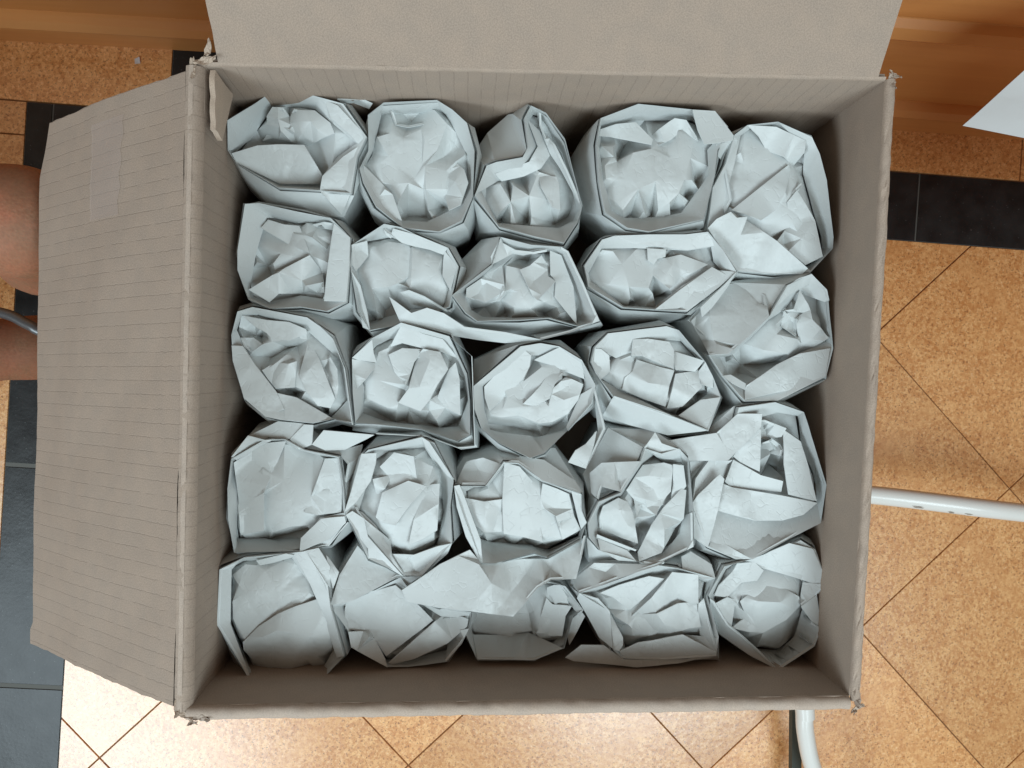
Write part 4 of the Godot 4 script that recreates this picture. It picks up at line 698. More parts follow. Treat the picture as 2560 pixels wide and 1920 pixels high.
	bundle("wide white paper bundle with a raised diagonal fold, beside the one with the V point", Vector3(0.0994, 0, 0.1725),
		[-667, 100, -148, -576, 0, -119, -695, -80, -149, -371, 110, -249, -361, 0, -178, -694, -50, -209, -65, 100, -360, -98, -20, -243, -539, -50, -342, 101, 90, -331, 63, 0, -278, 121, -60, -359, 142, 90, -320, 223, 20, -261, 255, -99, -418, 398, 90, -252, 354, 0, -193, 393, -99, -333, 341, 80, -103, 334, 0, -69, 348, -70, -137, 404, 80, 112, 377, 0, 169, 419, -70, 80, 434, 80, 215, 368, 0, 283, 458, -70, 189, 419, 70, 366, 201, -40, 232, 454, -40, 423, 11, 60, 390, -2, -60, 289, 15, -90, 425, -329, 70, 372, -270, -80, 345, -171, -99, 510, -393, 80, 306, -295, -60, 254, -424, -99, 329, -425, 80, 2, -401, 0, 47, -582, -99, 55],
		[-477, 19, -113, -108, 25, -234, 14, 31, -225, -251, -25, 26, -287, 0, 18, -156, 12, -57, -343, 19, -101, -445, 12, -80, -188, 19, 33, -88, 31, 20, 71, 50, -270, -40, 43, -126, 121, 19, -56, 122, -25, -105, -272, 31, 121, -235, 0, 162, -287, -50, 147, -325, -12, 165, -374, 25, 60, -206, 6, 68, -221, -12, 249, -85, 25, 207, 73, 12, 203, 195, 19, 161, 280, 43, -41, 299, 19, 152, 314, 31, -202, 117, 37, 21, 15, 37, 153, -141, -99, 290],
		[[[-700, 0, -222, -543, 40, -364, -103, 90, -358, -2, 90, -382, -67, 110, -357, -363, 120, -262, -668, 110, -151, -700, 40, -182], [-450, 40, -292]], [[-667, 100, -148, -519, 90, -103, -427, 90, -1, -402, 70, 208, -383, 80, 307, -492, 0, 231, -590, -40, 58, -671, 20, -84], []], [[-427, 7, 14, -322, 80, 206, -318, 60, 274, -352, 80, 312, -396, 70, 300, -412, 70, 157], []], [[-347, 80, 312, -200, 80, 248, 148, 80, 191, 421, 80, 337, 271, 50, 387, -313, 40, 391], [-97, 80, 269]], [[-769, 90, 354, -648, 90, 259, -464, 20, 286, -307, 60, 386, 290, 20, 403, 423, 60, 370, 119, 40, 430, -202, 50, 452, -549, 40, 416, -705, 60, 391], []], [[150, 60, -318, 150, 20, -405, 227, 0, -441, 382, 40, -347, 398, 90, -252, 309, 80, -245], []], [[272, 70, -49, 316, 60, -87, 352, 80, 71, 426, 80, 327, 319, 5, 261, 290, 10, 121], []], [[-502, 50, -132, -353, 70, -197, -119, 70, -267, 2, 80, -248, -162, 40, -75, -258, 10, 15, -398, 40, -98], []], [[-252, -6, 80, -102, 90, -99, 55, 110, -306, 268, 80, -276, 269, 80, -52, 116, 2, -42, -56, 70, 29, -188, -7, 64], [-5, 110, -165, 133, 50, -126]], [[-194, -6, 54, -60, 90, 23, 108, 70, -51, 269, 27, -52, 300, 50, 141, 210, 40, 154, 58, 30, 207, -208, -28, 207, -221, 0, 122], [1, 90, 105]]])

# ------------------------------------------------------------------ floor

func clip(poly: PackedVector2Array, keep: PackedVector2Array) -> Array:
	return Geometry2D.intersect_polygons(poly, keep)

func slab(poly: PackedVector2Array, turn: float, low := -0.004, ease := 0.0006) -> ArrayMesh:
	var s := Soup.new()
	var c := Vector2.ZERO
	for p in poly: c += p / poly.size()
	var f := func(p: Vector2, y: float) -> Vector3: return Vector3(p.x, y, p.y)
	var u := func(p: Vector2) -> Vector2: return p.rotated(-turn)
	var top := PackedVector2Array()
	for p in poly: top.append(p + (c - p).normalized() * ease)
	var ids := Geometry2D.triangulate_polygon(top)
	for k in range(0, ids.size(), 3):
		var a := top[ids[k]]
		var b := top[ids[k + 1]]
		var d := top[ids[k + 2]]
		if (b - a).cross(d - a) > 0.0:
			var w := b
			b = d
			d = w
		s.flat(f.call(a, 0.0), f.call(b, 0.0), f.call(d, 0.0), u.call(a), u.call(b), u.call(d))
	var turning := 0.0
	for k in poly.size(): turning += poly[k].cross(poly[(k + 1) % poly.size()])
	for k in poly.size():
		var j := (k + 1) % poly.size()
		if turning < 0:
			var w := k
			k = j
			j = w
		s.quad(f.call(poly[k], -ease), f.call(top[k], 0.0), f.call(top[j], 0.0), f.call(poly[j], -ease), u.call(poly[k]), u.call(top[k]), u.call(top[j]), u.call(poly[j]))
		s.quad(f.call(poly[k], low), f.call(poly[k], -ease), f.call(poly[j], -ease), f.call(poly[j], low), u.call(poly[k]), u.call(poly[k]), u.call(poly[j]), u.call(poly[j]))
	return s.mesh()

func rect(o: Vector2, a: Vector2, b: Vector2, a0, a1, b0, b1) -> PackedVector2Array:
	return PackedVector2Array([o + a * a0 + b * b0, o + a * a1 + b * b0, o + a * a1 + b * b1, o + a * a0 + b * b1])

func build_floor():
	var root := base("floor")
	tag(root, "cork tiled floor with dark slate border strips", "floor", "", "structure")
	var s := Soup.new()
	s.quad(Vector3(-2.2, -0.003, -1.0), Vector3(-2.2, -0.003, 1.7), Vector3(2.2, -0.003, 1.7), Vector3(2.2, -0.003, -1.0))
	part("grout", s.mesh(), mats.grout, root)
	slate_bed(root)
	var turn := deg_to_rad(3.6)
	var a := Vector2(cos(turn), sin(turn))
	var b := Vector2(-a.y, a.x)
	var o := Vector2(-0.687, -0.395)
	var pick := RandomNumberGenerator.new()
	pick.seed = 7
	# diagonal tiles inside the border
	var inside := rect(o, a, b, 0.0995, 2.4, 0.1015, 1.95)
	var da := deg_to_rad(47.5)
	var u := Vector2(cos(da), sin(da))
	var w := Vector2(-u.y, u.x)
	for i in range(-9, 8):
		for j in range(-8, 9):
			# lines across u at 0.311 + k * TILE, along u at -0.453 + k * TILE
			var u0 := 0.004 + i * TILE
			var w0 := -0.453 + j * TILE
			var q := PackedVector2Array([u * (u0 + 0.0009) + w * (w0 + 0.0009), u * (u0 + TILE - 0.0009) + w * (w0 + 0.0009), u * (u0 + TILE - 0.0009) + w * (w0 + TILE - 0.0009), u * (u0 + 0.0009) + w * (w0 + TILE - 0.0009)])
			for c in clip(q, inside):
				if seen(c):
					part("cork_tile", slab(c, da + (PI / 2) * (pick.randi() % 2)), mats["cork_%d" % (pick.randi() % 4)], root)
	# straight tiles outside it
	var slate := []
	for k in range(-2, 8):
		slate.append(rect(o, a, b, 0.0, 0.098, 0.2 + k * 0.317 - 0.0008 + 0.004, 0.2 + (k + 1) * 0.317 - 0.0032) if k > -1 else PackedVector2Array())
	for k in range(0, 7):
		slate.append(rect(o, a, b, 0.0 if k == 0 else 0.036 + k * 0.3175 - 0.3175 + 0.0012, 0.0348 + k * 0.3175 , 0.0, 0.1))
	slate.append(rect(o, a, b, 0.0, 0.098, 0.1015, 0.2025))
	slate.append(rect(o, a, b, 0.199, 0.298, -0.34, -0.0015))
	for q in slate:
		if q.size() and seen(q):
			part("slate_tile", slab(q, turn), mats.slate, root)
	var outer := [rect(o, a, b, -0.9, 0.1975, -0.3, -0.0015), rect(o, a, b, 0.2995, 2.6, -0.3, -0.0015), rect(o, a, b, -0.9, -0.0015, 0.0, 1.95)]
	for region in outer:
		for i in range(-4, 9):
			for j in range(-2, 8):
				var a0 := 0.2045 + i * TILE
				var b0 := -0.0015 - TILE + j * TILE + (0.048 if region == outer[2] else 0.0)
				for c in clip(rect(o, a, b, a0 + 0.0009, a0 + TILE - 0.0009, b0 + 0.0009, b0 + TILE - 0.0009), region):
					if seen(c):
						part("cork_tile", slab(c, turn), mats["cork_%d" % (pick.randi() % 4)], root)

func slate_bed(root):
	var turn := deg_to_rad(3.6)
	var a := Vector2(cos(turn), sin(turn))
	var b := Vector2(-a.y, a.x)
	var o := Vector2(-0.687, -0.395)
	for q in [rect(o, a, b, -0.0008, 0.0988, -0.0008, 1.9), rect(o, a, b, 0.099, 2.4, -0.0008, 0.1008), rect(o, a, b, 0.1982, 0.2988, -0.34, -0.001)]:
		var s := Soup.new()
		s.quad(Vector3(q[0].x, -0.0012, q[0].y), Vector3(q[3].x, -0.0012, q[3].y), Vector3(q[2].x, -0.0012, q[2].y), Vector3(q[1].x, -0.0012, q[1].y))
		part("slate_joint", s.mesh(), mats.slate_joint, root)

func seen(poly: PackedVector2Array) -> bool:
	var box := Rect2(poly[0], Vector2.ZERO)
	for p in poly: box = box.expand(p)
	return box.intersects(Rect2(-1.0, -0.75, 2.1, 1.55)) and box.size.length() > 0.01

# ------------------------------------------------------------------ wooden fronts behind

func board(profile: Array, from: Vector3, to: Vector3, uvs := 1.0) -> ArrayMesh:
	# profile: (out from the wall, height) pairs, swept from one end to the other
	var s := Soup.new()
	var d := (to - from).normalized()
	var out := Vector3(-d.z, 0, d.x)
	var n := profile.size()
	for k in n - 1:
		var p: Vector2 = profile[k]
		var q: Vector2 = profile[k + 1]
		var a := from + out * p.x + Vector3(0, p.y, 0)
		var b := to + out * p.x + Vector3(0, p.y, 0)
		var c := to + out * q.x + Vector3(0, q.y, 0)
		var e := from + out * q.x + Vector3(0, q.y, 0)
		var l := from.distance_to(to)
		s.quad(a, b, c, e, Vector2(0, p.y + p.x), Vector2(l, p.y + p.x), Vector2(l, q.y + q.x), Vector2(0, q.y + q.x))
	return s.mesh()

func build_walls():
	var r := base("wooden_cabinet", Vector3(0.42, 0, -0.399))
	tag(r, "orange-brown wooden front with a plinth and mouldings, at the upper right beyond the box", "cabinet")
	var f := Vector3(-0.30, 0, -0.0168)
	var t := Vector3(1.10, 0, 0.0615)
	part("plinth", board([Vector2(-0.02, 0), Vector2(0.012, 0.0), Vector2(0.012, 0.052), Vector2(0.002, 0.058)], f, t), mats.wood, r)
	part("moulding", board([Vector2(0.002, 0.058), Vector2(0.014, 0.060), Vector2(0.017, 0.066), Vector2(0.010, 0.074), Vector2(0.001, 0.078), Vector2(-0.002, 0.079)], f, t), mats.wood, r)
	part("panel", board([Vector2(-0.002, 0.079), Vector2(-0.002, 0.238), Vector2(0.0, 0.2385)], f, t), mats.wood, r)
	part("rail", board([Vector2(0.0, 0.2386), Vector2(0.011, 0.240), Vector2(0.0115, 0.290), Vector2(0.004, 0.292)], f, t), mats.wood, r)
	part("moulding", board([Vector2(0.004, 0.2921), Vector2(0.018, 0.294), Vector2(0.021, 0.302), Vector2(0.013, 0.312), Vector2(0.004, 0.316), Vector2(0.003, 0.317)], f, t), mats.wood, r)
	part("upper_panel", board([Vector2(0.003, 0.3172), Vector2(0.003, 0.46), Vector2(-0.015, 0.46)], f, t), mats.wood, r)
	var l := base("wooden_cabinet", Vector3(-0.6, 0, -0.4815))
	tag(l, "brown wooden front with one rounded moulding, at the upper left beyond the box", "cabinet")
	f = Vector3(-0.75, 0, -0.026)
	t = Vector3(0.62, 0, 0.0215)
	part("plinth", board([Vector2(-0.02, 0), Vector2(0.004, 0.0), Vector2(0.004, 0.056), Vector2(0.0, 0.058)], f, t), mats.wood, l)
	part("moulding", board([Vector2(0.0, 0.0582), Vector2(0.012, 0.060), Vector2(0.017, 0.067), Vector2(0.017, 0.074), Vector2(0.010, 0.083), Vector2(0.001, 0.086), Vector2(-0.003, 0.087)], f, t), mats.wood, l)
	part("panel", board([Vector2(-0.003, 0.0872), Vector2(-0.003, 0.46), Vector2(-0.02, 0.46)], f, t), mats.wood, l)

# ------------------------------------------------------------------ tubes

func tube(path: Array, radii: Array, sides := 20, cap := true) -> ArrayMesh:
	var c := Curve3D.new()
	c.bake_interval = 0.006
	for k in path.size():
		var h := Vector3.ZERO
		if k > 0 and k < path.size() - 1:
			h = (path[k + 1] - path[k - 1]) * 0.18
		c.add_point(path[k], -h, h)
	var p := c.get_baked_points()
	var s := Soup.new()
	var prev := []
	var side := Vector3.UP
	for k in p.size():
		var d := (p[mini(k + 1, p.size() - 1)] - p[maxi(k - 1, 0)]).normalized()
		if absf(side.dot(d)) > 0.9: side = Vector3.RIGHT
		side = (side - d * side.dot(d)).normalized()
		var up := d.cross(side)
		var along := float(k) / (p.size() - 1) * (radii.size() - 1)
		var r := lerpf(radii[int(along)], radii[mini(int(along) + 1, radii.size() - 1)], along - int(along))
		var ring := []
		for j in sides:
			var g := TAU * j / sides
			ring.append([p[k] + (side * cos(g) + up * sin(g)) * r, side * cos(g) + up * sin(g)])
		if prev.size():
			for j in sides:
				var i := (j + 1) % sides
				s.tri(prev[j][0], prev[i][0], ring[i][0], prev[j][1], prev[i][1], ring[i][1])
				s.tri(prev[j][0], ring[i][0], ring[j][0], prev[j][1], ring[i][1], ring[j][1])
		if cap and (k == 0 or k == p.size() - 1):
			for j in sides:
				var i := (j + 1) % sides
				if k == 0: s.flat(p[k], ring[i][0], ring[j][0])
				else: s.flat(p[k], ring[j][0], ring[i][0])
		prev = ring
	return s.mesh()

func build_stand():
	var o := base("tubular_stand", Vector3(0.0, 0.0, 0.03))
	tag(o, "white enamelled stand of bent metal tubes carrying the cardboard box", "stand")
	var d := Vector3(0, 0, -0.03)
	var s := Soup.new()
	s.box(Vector3(-0.20, 0.382, -0.20), Vector3(0.20, 0.4, 0.18))
	part("seat", s.mesh(), mats.board, o)
	part("post", tube([Vector3(0, 0.06, 0) , Vector3(0, 0.24, 0), Vector3(0, 0.382, 0)], [0.026, 0.02]), mats.enamel, o)
	var e := part("leg", tube([Vector3(0.0, 0.10, 0.08) + d, Vector3(0.30, 0.10, 0.135) + d, Vector3(0.499, 0.105, 0.1528) + d, Vector3(0.66, 0.128, 0.170) + d, Vector3(0.80, 0.10, 0.187) + d, Vector3(0.85, 0.012, 0.193) + d], [0.0125]), mats.enamel, o)
	for q in [[0.548, 0.112, 0.163, 0.016], [0.59, 0.118, 0.169, 0.009], [0.612, 0.121, 0.1705, 0.012]]:
		chip(Vector3(q[0], q[1], q[2]) + d, Vector3(1, 0.14, 0.11).normalized(), q[3], Vector3(0, 1, 0.3), e, q[0])
	part("leg", tube([Vector3(0.10, 0.10, 0.06) + d, Vector3(0.36, 0.098, 0.22) + d, Vector3(0.404, 0.092, 0.36) + d, Vector3(0.407, 0.09, 0.4468) + d, Vector3(0.4106, 0.088, 0.4887) + d, Vector3(0.424, 0.084, 0.54) + d, Vector3(0.455, 0.07, 0.60) + d, Vector3(0.50, 0.012, 0.65) + d], [0.0118]), mats.enamel, o)
	part("collar", tube([Vector3(0.4055, 0.091, 0.425) + d, Vector3(0.409, 0.0895, 0.4628) + d], [0.0135, 0.0128]), mats.enamel, o)
	part("leg", tube([Vector3(-0.10, 0.12, 0.03) + d, Vector3(-0.42, 0.16, -0.01) + d, Vector3(-0.52, 0.195, -0.045) + d, Vector3(-0.5593, 0.20, -0.0588) + d, Vector3(-0.574, 0.20, -0.067) + d, Vector3(-0.62, 0.19, -0.083) + d, Vector3(-0.75, 0.15, -0.092) + d, Vector3(-0.84, 0.012, -0.095) + d], [0.0062]), mats.steel, o)
	part("leg", tube([Vector3(0, 0.10, -0.04) + d, Vector3(0, 0.09, -0.2) + d, Vector3(0.0, 0.012, -0.30) + d], [0.0125]), mats.enamel, o)
	s = Soup.new()
	s.box(Vector3(0.4065, 0.040, 0.43), Vector3(0.4205, 0.052, 0.66))
	part("brace", s.mesh(), mats.rubber, o)
	s = Soup.new()
	s.box(Vector3(0.4065, 0.0, 0.645), Vector3(0.4205, 0.040, 0.66))
	part("brace_foot", s.mesh(), mats.rubber, o)

func chip(at: Vector3, along: Vector3, l: float, up: Vector3, parent: Node, sd: float):
	# a flake of missing paint, lying just proud of the tube
	var s := Soup.new()
	up = (up - along * up.dot(along)).normalized()
	var side := along.cross(up)
	var c := at + up * 0.0124
	var ring := []
	for k in 10:
		var g := TAU * k / 10
		var r := 0.6 + 0.4 * absf(sin(g * 3.1 + sd * 90.0))
		var y := sin(g) * 0.0011 * r
		ring.append(c + along * cos(g) * l * 0.5 * r + side * y - up * (y * y / 0.024))
	for k in 10: s.flat(c + up * 0.0002, ring[(k + 1) % 10], ring[k])
	part("paint_chip", s.mesh(), mats.chip, parent)

# ------------------------------------------------------------------ box

# A sheet of board: corners a b c d counter-clockwise seen from its face, warped a little, with thickness.
func panel(a: Vector3, b: Vector3, c: Vector3, d: Vector3, thick: float, warp := 0.0012, ragged := 0.0, sd := 0.0) -> ArrayMesh:
	var s := Soup.new()
	var n := (b - a).cross(d - a).normalized()
	var nx := maxi(2, int(a.distance_to(b) / 0.006))
	var ny := maxi(2, int(a.distance_to(d) / 0.010))
	var w := a.distance_to(b)
	var h := a.distance_to(d)
	var front := []
	var back := []
	for j in ny + 1:
		for i in nx + 1:
			var u := float(i) / nx
			var t := float(j) / ny
			var p := a.lerp(b, u).lerp(d.lerp(c, u), t)
			var k := warp * (fine_noise.get_noise_3dv(p * 0.35 + Vector3(sd, 0, 0)) * 1.6 + fine_noise.get_noise_3dv(p * 1.1) * 0.35)
			k *= clampf(minf(minf(u, 1.0 - u) * w, minf(t, 1.0 - t) * h) / 0.02, 0.0, 1.0)
			if ragged > 0.0 and j == ny:
				p += (d - a).normalized() * ragged * fine_noise.get_noise_2d(u * w * 9.0 + sd, sd * 3.0) * 1.3
			if ragged > 0.0 and (i == 0 or i == nx):
				p += (b - a).normalized() * ragged * fine_noise.get_noise_2d(t * h * 9.0 + sd, 7.0 + i) * 1.0
			p += n * k
			front.append(p)
			back.append(p - n * thick)
	for j in ny:
		for i in nx:
			var q := j * (nx + 1) + i
			var r := q + nx + 1
			var u0 := Vector2(i * w / nx + sd, j * h / ny)
			var u1 := Vector2((i + 1) * w / nx + sd, (j + 1) * h / ny)
			s.quad(front[q], front[q + 1], front[r + 1], front[r], u0, Vector2(u1.x, u0.y), u1, Vector2(u0.x, u1.y))
			s.quad(back[q + 1], back[q], back[r], back[r + 1], Vector2(u1.x, u0.y), u0, Vector2(u0.x, u1.y), u1)
	for i in nx:
		for q in [[i, i + 1], [ny * (nx + 1) + i + 1, ny * (nx + 1) + i]]:
			s.quad(back[q[0]], back[q[1]], front[q[1]], front[q[0]], Vector2(i * 0.006, 0), Vector2(i * 0.006 + 0.006, 0), Vector2(i * 0.006 + 0.006, 0.004), Vector2(i * 0.006, 0.004))
	for j in ny:
		for q in [[(j + 1) * (nx + 1), j * (nx + 1)], [j * (nx + 1) + nx, (j + 1) * (nx + 1) + nx]]:
			s.quad(back[q[0]], back[q[1]], front[q[1]], front[q[0]], Vector2(j * 0.01, 0), Vector2(j * 0.01 + 0.01, 0), Vector2(j * 0.01 + 0.01, 0.004), Vector2(j * 0.01, 0.004))
	return smoothed(s)

func smoothed(s: Soup) -> ArrayMesh:
	# averages normals of corners that share a place and point nearly the same way
	var sum := {}
	for k in s.v.size():
		var key := Vector3i((s.v[k] * 20000.0).round())
		if not sum.has(key): sum[key] = []
		sum[key].append(s.n[k])
	for k in s.v.size():
		var key := Vector3i((s.v[k] * 20000.0).round())
		var t := Vector3.ZERO
		for m in sum[key]:
			if m.dot(s.n[k]) > 0.8: t += m
		s.n[k] = t.normalized()
	return s.mesh()

# The rounded crease along a rim edge, from the inner wall (0 degrees) over the top to where the flap leaves.
func crease(a: Vector3, b: Vector3, inward: Vector3, r: float, end_deg: float, rough := 0.0006, sd := 0.0, wave := 0.0, start_deg := 0.0) -> ArrayMesh:
	var s := Soup.new()
	var n := maxi(2, int(a.distance_to(b) / 0.0035))
	var rows := []
	var uvs := []
	var m := 9
	for i in n + 1:
		var t := float(i) / n
		var c := a.lerp(b, t) - Vector3(0, r, 0)
		var row := []
		var ur := []
		for k in m + 1:
			var g := deg_to_rad(lerpf(start_deg, end_deg, float(k) / m))
			var dir := inward * cos(g) + Vector3(0, sin(g), 0)
			var p := c + dir * r
			var j := rough * (fine_noise.get_noise_3dv(p * 5.0 + Vector3(sd, sd, 0)) + 0.6 * fine_noise.get_noise_3dv(p * 1.5))
			if wave > 0.0:
				j -= wave * maxf(0.0, 1.0 - absf(k - 4.6 - 1.5 * sin(t * 210.0 + 3.0 * sin(t * 37.0))) * 0.9) * (0.55 + 0.45 * sin(t * 63.0))
			row.append(p + dir * j)
			ur.append(Vector2(t * a.distance_to(b) + sd, g * r))
		rows.append(row)
		uvs.append(ur)
	for i in n:
		for k in m:
			s.quad(rows[i][k], rows[i + 1][k], rows[i + 1][k + 1], rows[i][k + 1], uvs[i][k], uvs[i + 1][k], uvs[i + 1][k + 1], uvs[i][k + 1])
	return smoothed(s)

func shred(called: String, at: Vector3, along: Vector3, l: float, w: float, curl: float, sd: int, parent: Node, m: Material):
	# a torn strip of liner: ragged, frayed at its ends and curling up
	var rnd := RandomNumberGenerator.new()
	rnd.seed = sd
	along = along.normalized()
	var side := Vector3.UP.cross(along).normalized()
	var up := along.cross(side)
	var s := Soup.new()
	var n := 9
	var top := []
	for k in n + 1:
		var t := float(k) / n
		var wide := w * (0.55 + 0.45 * sin(PI * clampf(t * 1.1, 0, 1))) * rnd.randf_range(0.75, 1.15)
		var c := at + along * (t - 0.5) * l + up * curl * (t - 0.3) * (t - 0.3) * l
		var row := []
		for j in 4:
			row.append(c + side * wide * (j / 3.0 - 0.5) + along * rnd.randf_range(-0.0010, 0.0010) * (1.4 if k == 0 or k == n else 0.5) + up * (rnd.randf_range(-0.0004, 0.0005) + 0.0009 * sin(j * 1.4 + k * 0.8)))
		top.append(row)
	var dn := up * -0.0007
	for k in n:
		for j in 3:
			var u := Vector2(k * 0.002, j * 0.002 + sd * 0.01)
			var d := Vector2(0.002, 0.002)
			s.quad(top[k][j], top[k][j + 1], top[k + 1][j + 1], top[k + 1][j], u, u + Vector2(0, d.y), u + d, u + Vector2(d.x, 0))
			s.quad(top[k][j] + dn, top[k + 1][j] + dn, top[k + 1][j + 1] + dn, top[k][j + 1] + dn, u, u + Vector2(d.x, 0), u + d, u + Vector2(0, d.y))
		s.quad(top[k][0], top[k + 1][0], top[k + 1][0] + dn, top[k][0] + dn)
		s.quad(top[k + 1][3], top[k][3], top[k][3] + dn, top[k + 1][3] + dn)
	part(called, s.mesh(), m, parent)

func build_box():
	var o := base("cardboard_box", Vector3(0, 0.4005, 0))
	tag(o, "open grey-brown cardboard box with torn corners and its flaps folded back", "box")
	var d := Vector3(0, -0.4005, 0)
	var bl := Vector3(-0.2490, RIM, 0.2235) + d
	var br := Vector3(0.2242, RIM, 0.2235) + d
	var tr := Vector3(0.2458, RIM, -0.2235) + d
	var tl := Vector3(-0.2405, RIM, -0.2235) + d
	var r := 0.0036
	var foot := 0.006
	# inner faces sit one crease radius inside the rim line
	var inx := (br - tr).normalized()
	var rl := 0.0070
	var ibl := bl + Vector3(rl, -rl, -0.0050)
	var ibr := br + Vector3(-r, -r, -0.0050)
	var itr := tr + Vector3(-r, -r, r)
	var itl := tl + Vector3(rl, -rl, r)
	var fl := func(p: Vector3, dx: float, dz: float) -> Vector3: return Vector3(p.x + dx, foot, p.z + dz)
	part("back_wall", panel(fl.call(itl, -0.0075, 0), fl.call(itr, 0, 0), itr, tl + Vector3(r, -r, r), 0.005, 0.0016, 0.0, 0.31), mats.card_lined, o)
	part("front_wall", panel(fl.call(ibr, 0, 0), fl.call(ibl, -0.0075, 0), bl + Vector3(r, -0.0050, -0.0050), ibr, 0.005, 0.0016, 0.0, 1.13), mats.card_plain, o)
	part("side_wall", panel(fl.call(ibl, -0.005, 0), fl.call(itl, -0.005, 0), itl, ibl, 0.005, 0.0020, 0.0, 2.71), mats.card_lined, o)
	part("side_wall", panel(fl.call(itr, 0, 0), fl.call(ibr, 0, 0), ibr, itr, 0.005, 0.0014, 0.0, 3.37), mats.card_plain, o)
	var s := Soup.new()
	s.quad(Vector3(-0.245, 0.006, -0.22), Vector3(-0.245, 0.006, 0.22), Vector3(0.243, 0.006, 0.22), Vector3(0.243, 0.006, -0.22))
	s.quad(Vector3(0.243, 0.0, -0.22), Vector3(0.243, 0.0, 0.22), Vector3(-0.245, 0.0, 0.22), Vector3(-0.245, 0.0, -0.22))
	part("bottom", s.mesh(), mats.card_plain, o)
	var e := 0.010
	part("back_crease", crease(tr + Vector3(-0.004, 0, 0), tl + Vector3(0.010, 0, 0), Vector3(0, 0, 1), r, 60.0, 0.0006, 0.2), mats.card_crease, o)
	part("front_crease", crease(bl + Vector3(0.004, 0, 0), br + Vector3(-0.004, 0, 0), Vector3(0, 0, -1), 0.0050, 178.0, 0.0008, 0.7), mats.card_worn, o)
	part("side_crease", crease(tl + Vector3(0, 0, 0.004), bl + Vector3(0, 0, -0.002), Vector3(1, 0, 0), rl, 126.0, 0.0005, 0.011), mats.card_lined, o)
	part("worn_crease", crease(tl + Vector3(0, 0.0002, 0.004), bl + Vector3(0, 0.0002, -0.002), Vector3(1, 0, 0), rl, 104.0, 0.0006, 0.5, 0.0, 78.0), mats.card_worn, o)
	part("side_crease", crease(br + Vector3(0, 0, -0.002), tr + Vector3(0, 0, 0.003), Vector3(-1, 0, 0), r, 178.0, 0.0006, 1.4, 0.0016), mats.card_crease, o)
	# flaps
	var up := Vector3(0, sin(deg_to_rad(30)), -cos(deg_to_rad(30)))
	var st := tl + Vector3(0.018, -0.0006, 0.0022)
	var en := tr + Vector3(-0.010, -0.0006, 0.0022)
	part("back_flap", panel(st, en, en + up * 0.150 + Vector3(0.012, 0, -0.004), st + up * 0.150 + Vector3(-0.008, 0, 0.0), 0.0045, 0.0018, 0.0005, 4.1), mats.card_plain, o)
	var lt := tl + Vector3(-0.0041, -0.0013, 0.006)
	var lb := bl + Vector3(-0.0041, -0.0013, -0.004)
	var f := part("side_flap", flap_mesh(lt, lb), mats.card_lined, o)
	var tp := Soup.new()
	var g := func(u: float, w: float) -> Vector3: return flap_at(lt, lb, u, w) + flap_normal(lt, lb) * 0.0006
	for k in 14:
		var w0 := 0.018 + k * 0.0052
		var w1 := w0 + 0.0052
		var l0 := 0.072 + 0.0015 * sin(k * 1.7) + k * 0.0005
		var l1 := 0.072 + 0.0015 * sin((k + 1) * 1.7) + (k + 1) * 0.0005
		var h0 := 0.118 + 0.001 * sin(k * 2.3)
		var h1 := 0.118 + 0.001 * sin((k + 1) * 2.3)
		tp.quad(g.call(w0, l0), g.call(w1, l1), g.call(w1, h1), g.call(w0, h0))
	part("clear_tape", tp.mesh(), mats.tape, f)
	part("front_flap", panel(br + Vector3(-0.006, -0.005, 0.0050), bl + Vector3(0.006, -0.005, 0.0050), bl + Vector3(0.02, -0.17, 0.014), br + Vector3(-0.006, -0.17, 0.014), 0.004, 0.001, 0.001, 5.3), mats.card_plain, o)
	part("side_flap", panel(tr + Vector3(0.0036, -0.004, 0.006), br + Vector3(0.0036, -0.004, -0.006), br + Vector3(0.012, -0.16, -0.012), tr + Vector3(0.012, -0.16, 0.008), 0.004, 0.001, 0.001, 6.1), mats.card_plain, o)
	# torn ply standing in the back corner, and ragged scraps at the corners
	var c0 := Vector3(-0.2290, RIM - 0.002, -0.2170) + d
	part("torn_ply", panel(c0 + Vector3(0.001, -0.036, 0.004), c0 + Vector3(0.0006, -0.014, 0.044), c0 + Vector3(0.0, -0.001, 0.040), c0, 0.0036, 0.0008, 0.0016, 7.7), mats.card_torn, o)
	shred("torn_corner", tl + Vector3(0.0100, -0.0005, 0.0010), Vector3(1.00, 0.10, -0.10), 0.0158, 0.0050, 0.60, 4, o, mats.card_torn)
	shred("torn_corner", tl + Vector3(0.0120, 0.0015, -0.0060), Vector3(0.50, 0.25, -1.00), 0.0115, 0.0043, 0.80, 5, o, mats.card_torn)
	shred("torn_corner", tl + Vector3(0.0010, -0.0010, 0.0060), Vector3(0.10, 0.00, 1.00), 0.0144, 0.0043, 0.40, 7, o, mats.card_torn)
	shred("torn_corner", bl + Vector3(0.0040, -0.0015, 0.0010), Vector3(1.00, 0.05, 0.50), 0.0130, 0.0050, 0.50, 9, o, mats.card_torn)
	shred("torn_corner", bl + Vector3(0.0120, -0.0010, 0.0020), Vector3(1.00, 0.00, 0.10), 0.0158, 0.0050, 0.40, 10, o, mats.card_worn)
	shred("torn_corner", bl + Vector3(-0.0020, -0.0010, -0.0040), Vector3(0.10, 0.10, 1.00), 0.0115, 0.0043, 0.60, 12, o, mats.card_torn)
	shred("torn_corner", bl + Vector3(0.0080, -0.0020, 0.0060), Vector3(1.00, -0.20, -0.30), 0.0072, 0.0029, 1.60, 13, o, mats.card_worn)
	shred("torn_corner", br + Vector3(0.0010, -0.0010, -0.0040), Vector3(-0.10, 0.10, 1.00), 0.0130, 0.0050, 0.60, 15, o, mats.card_worn)
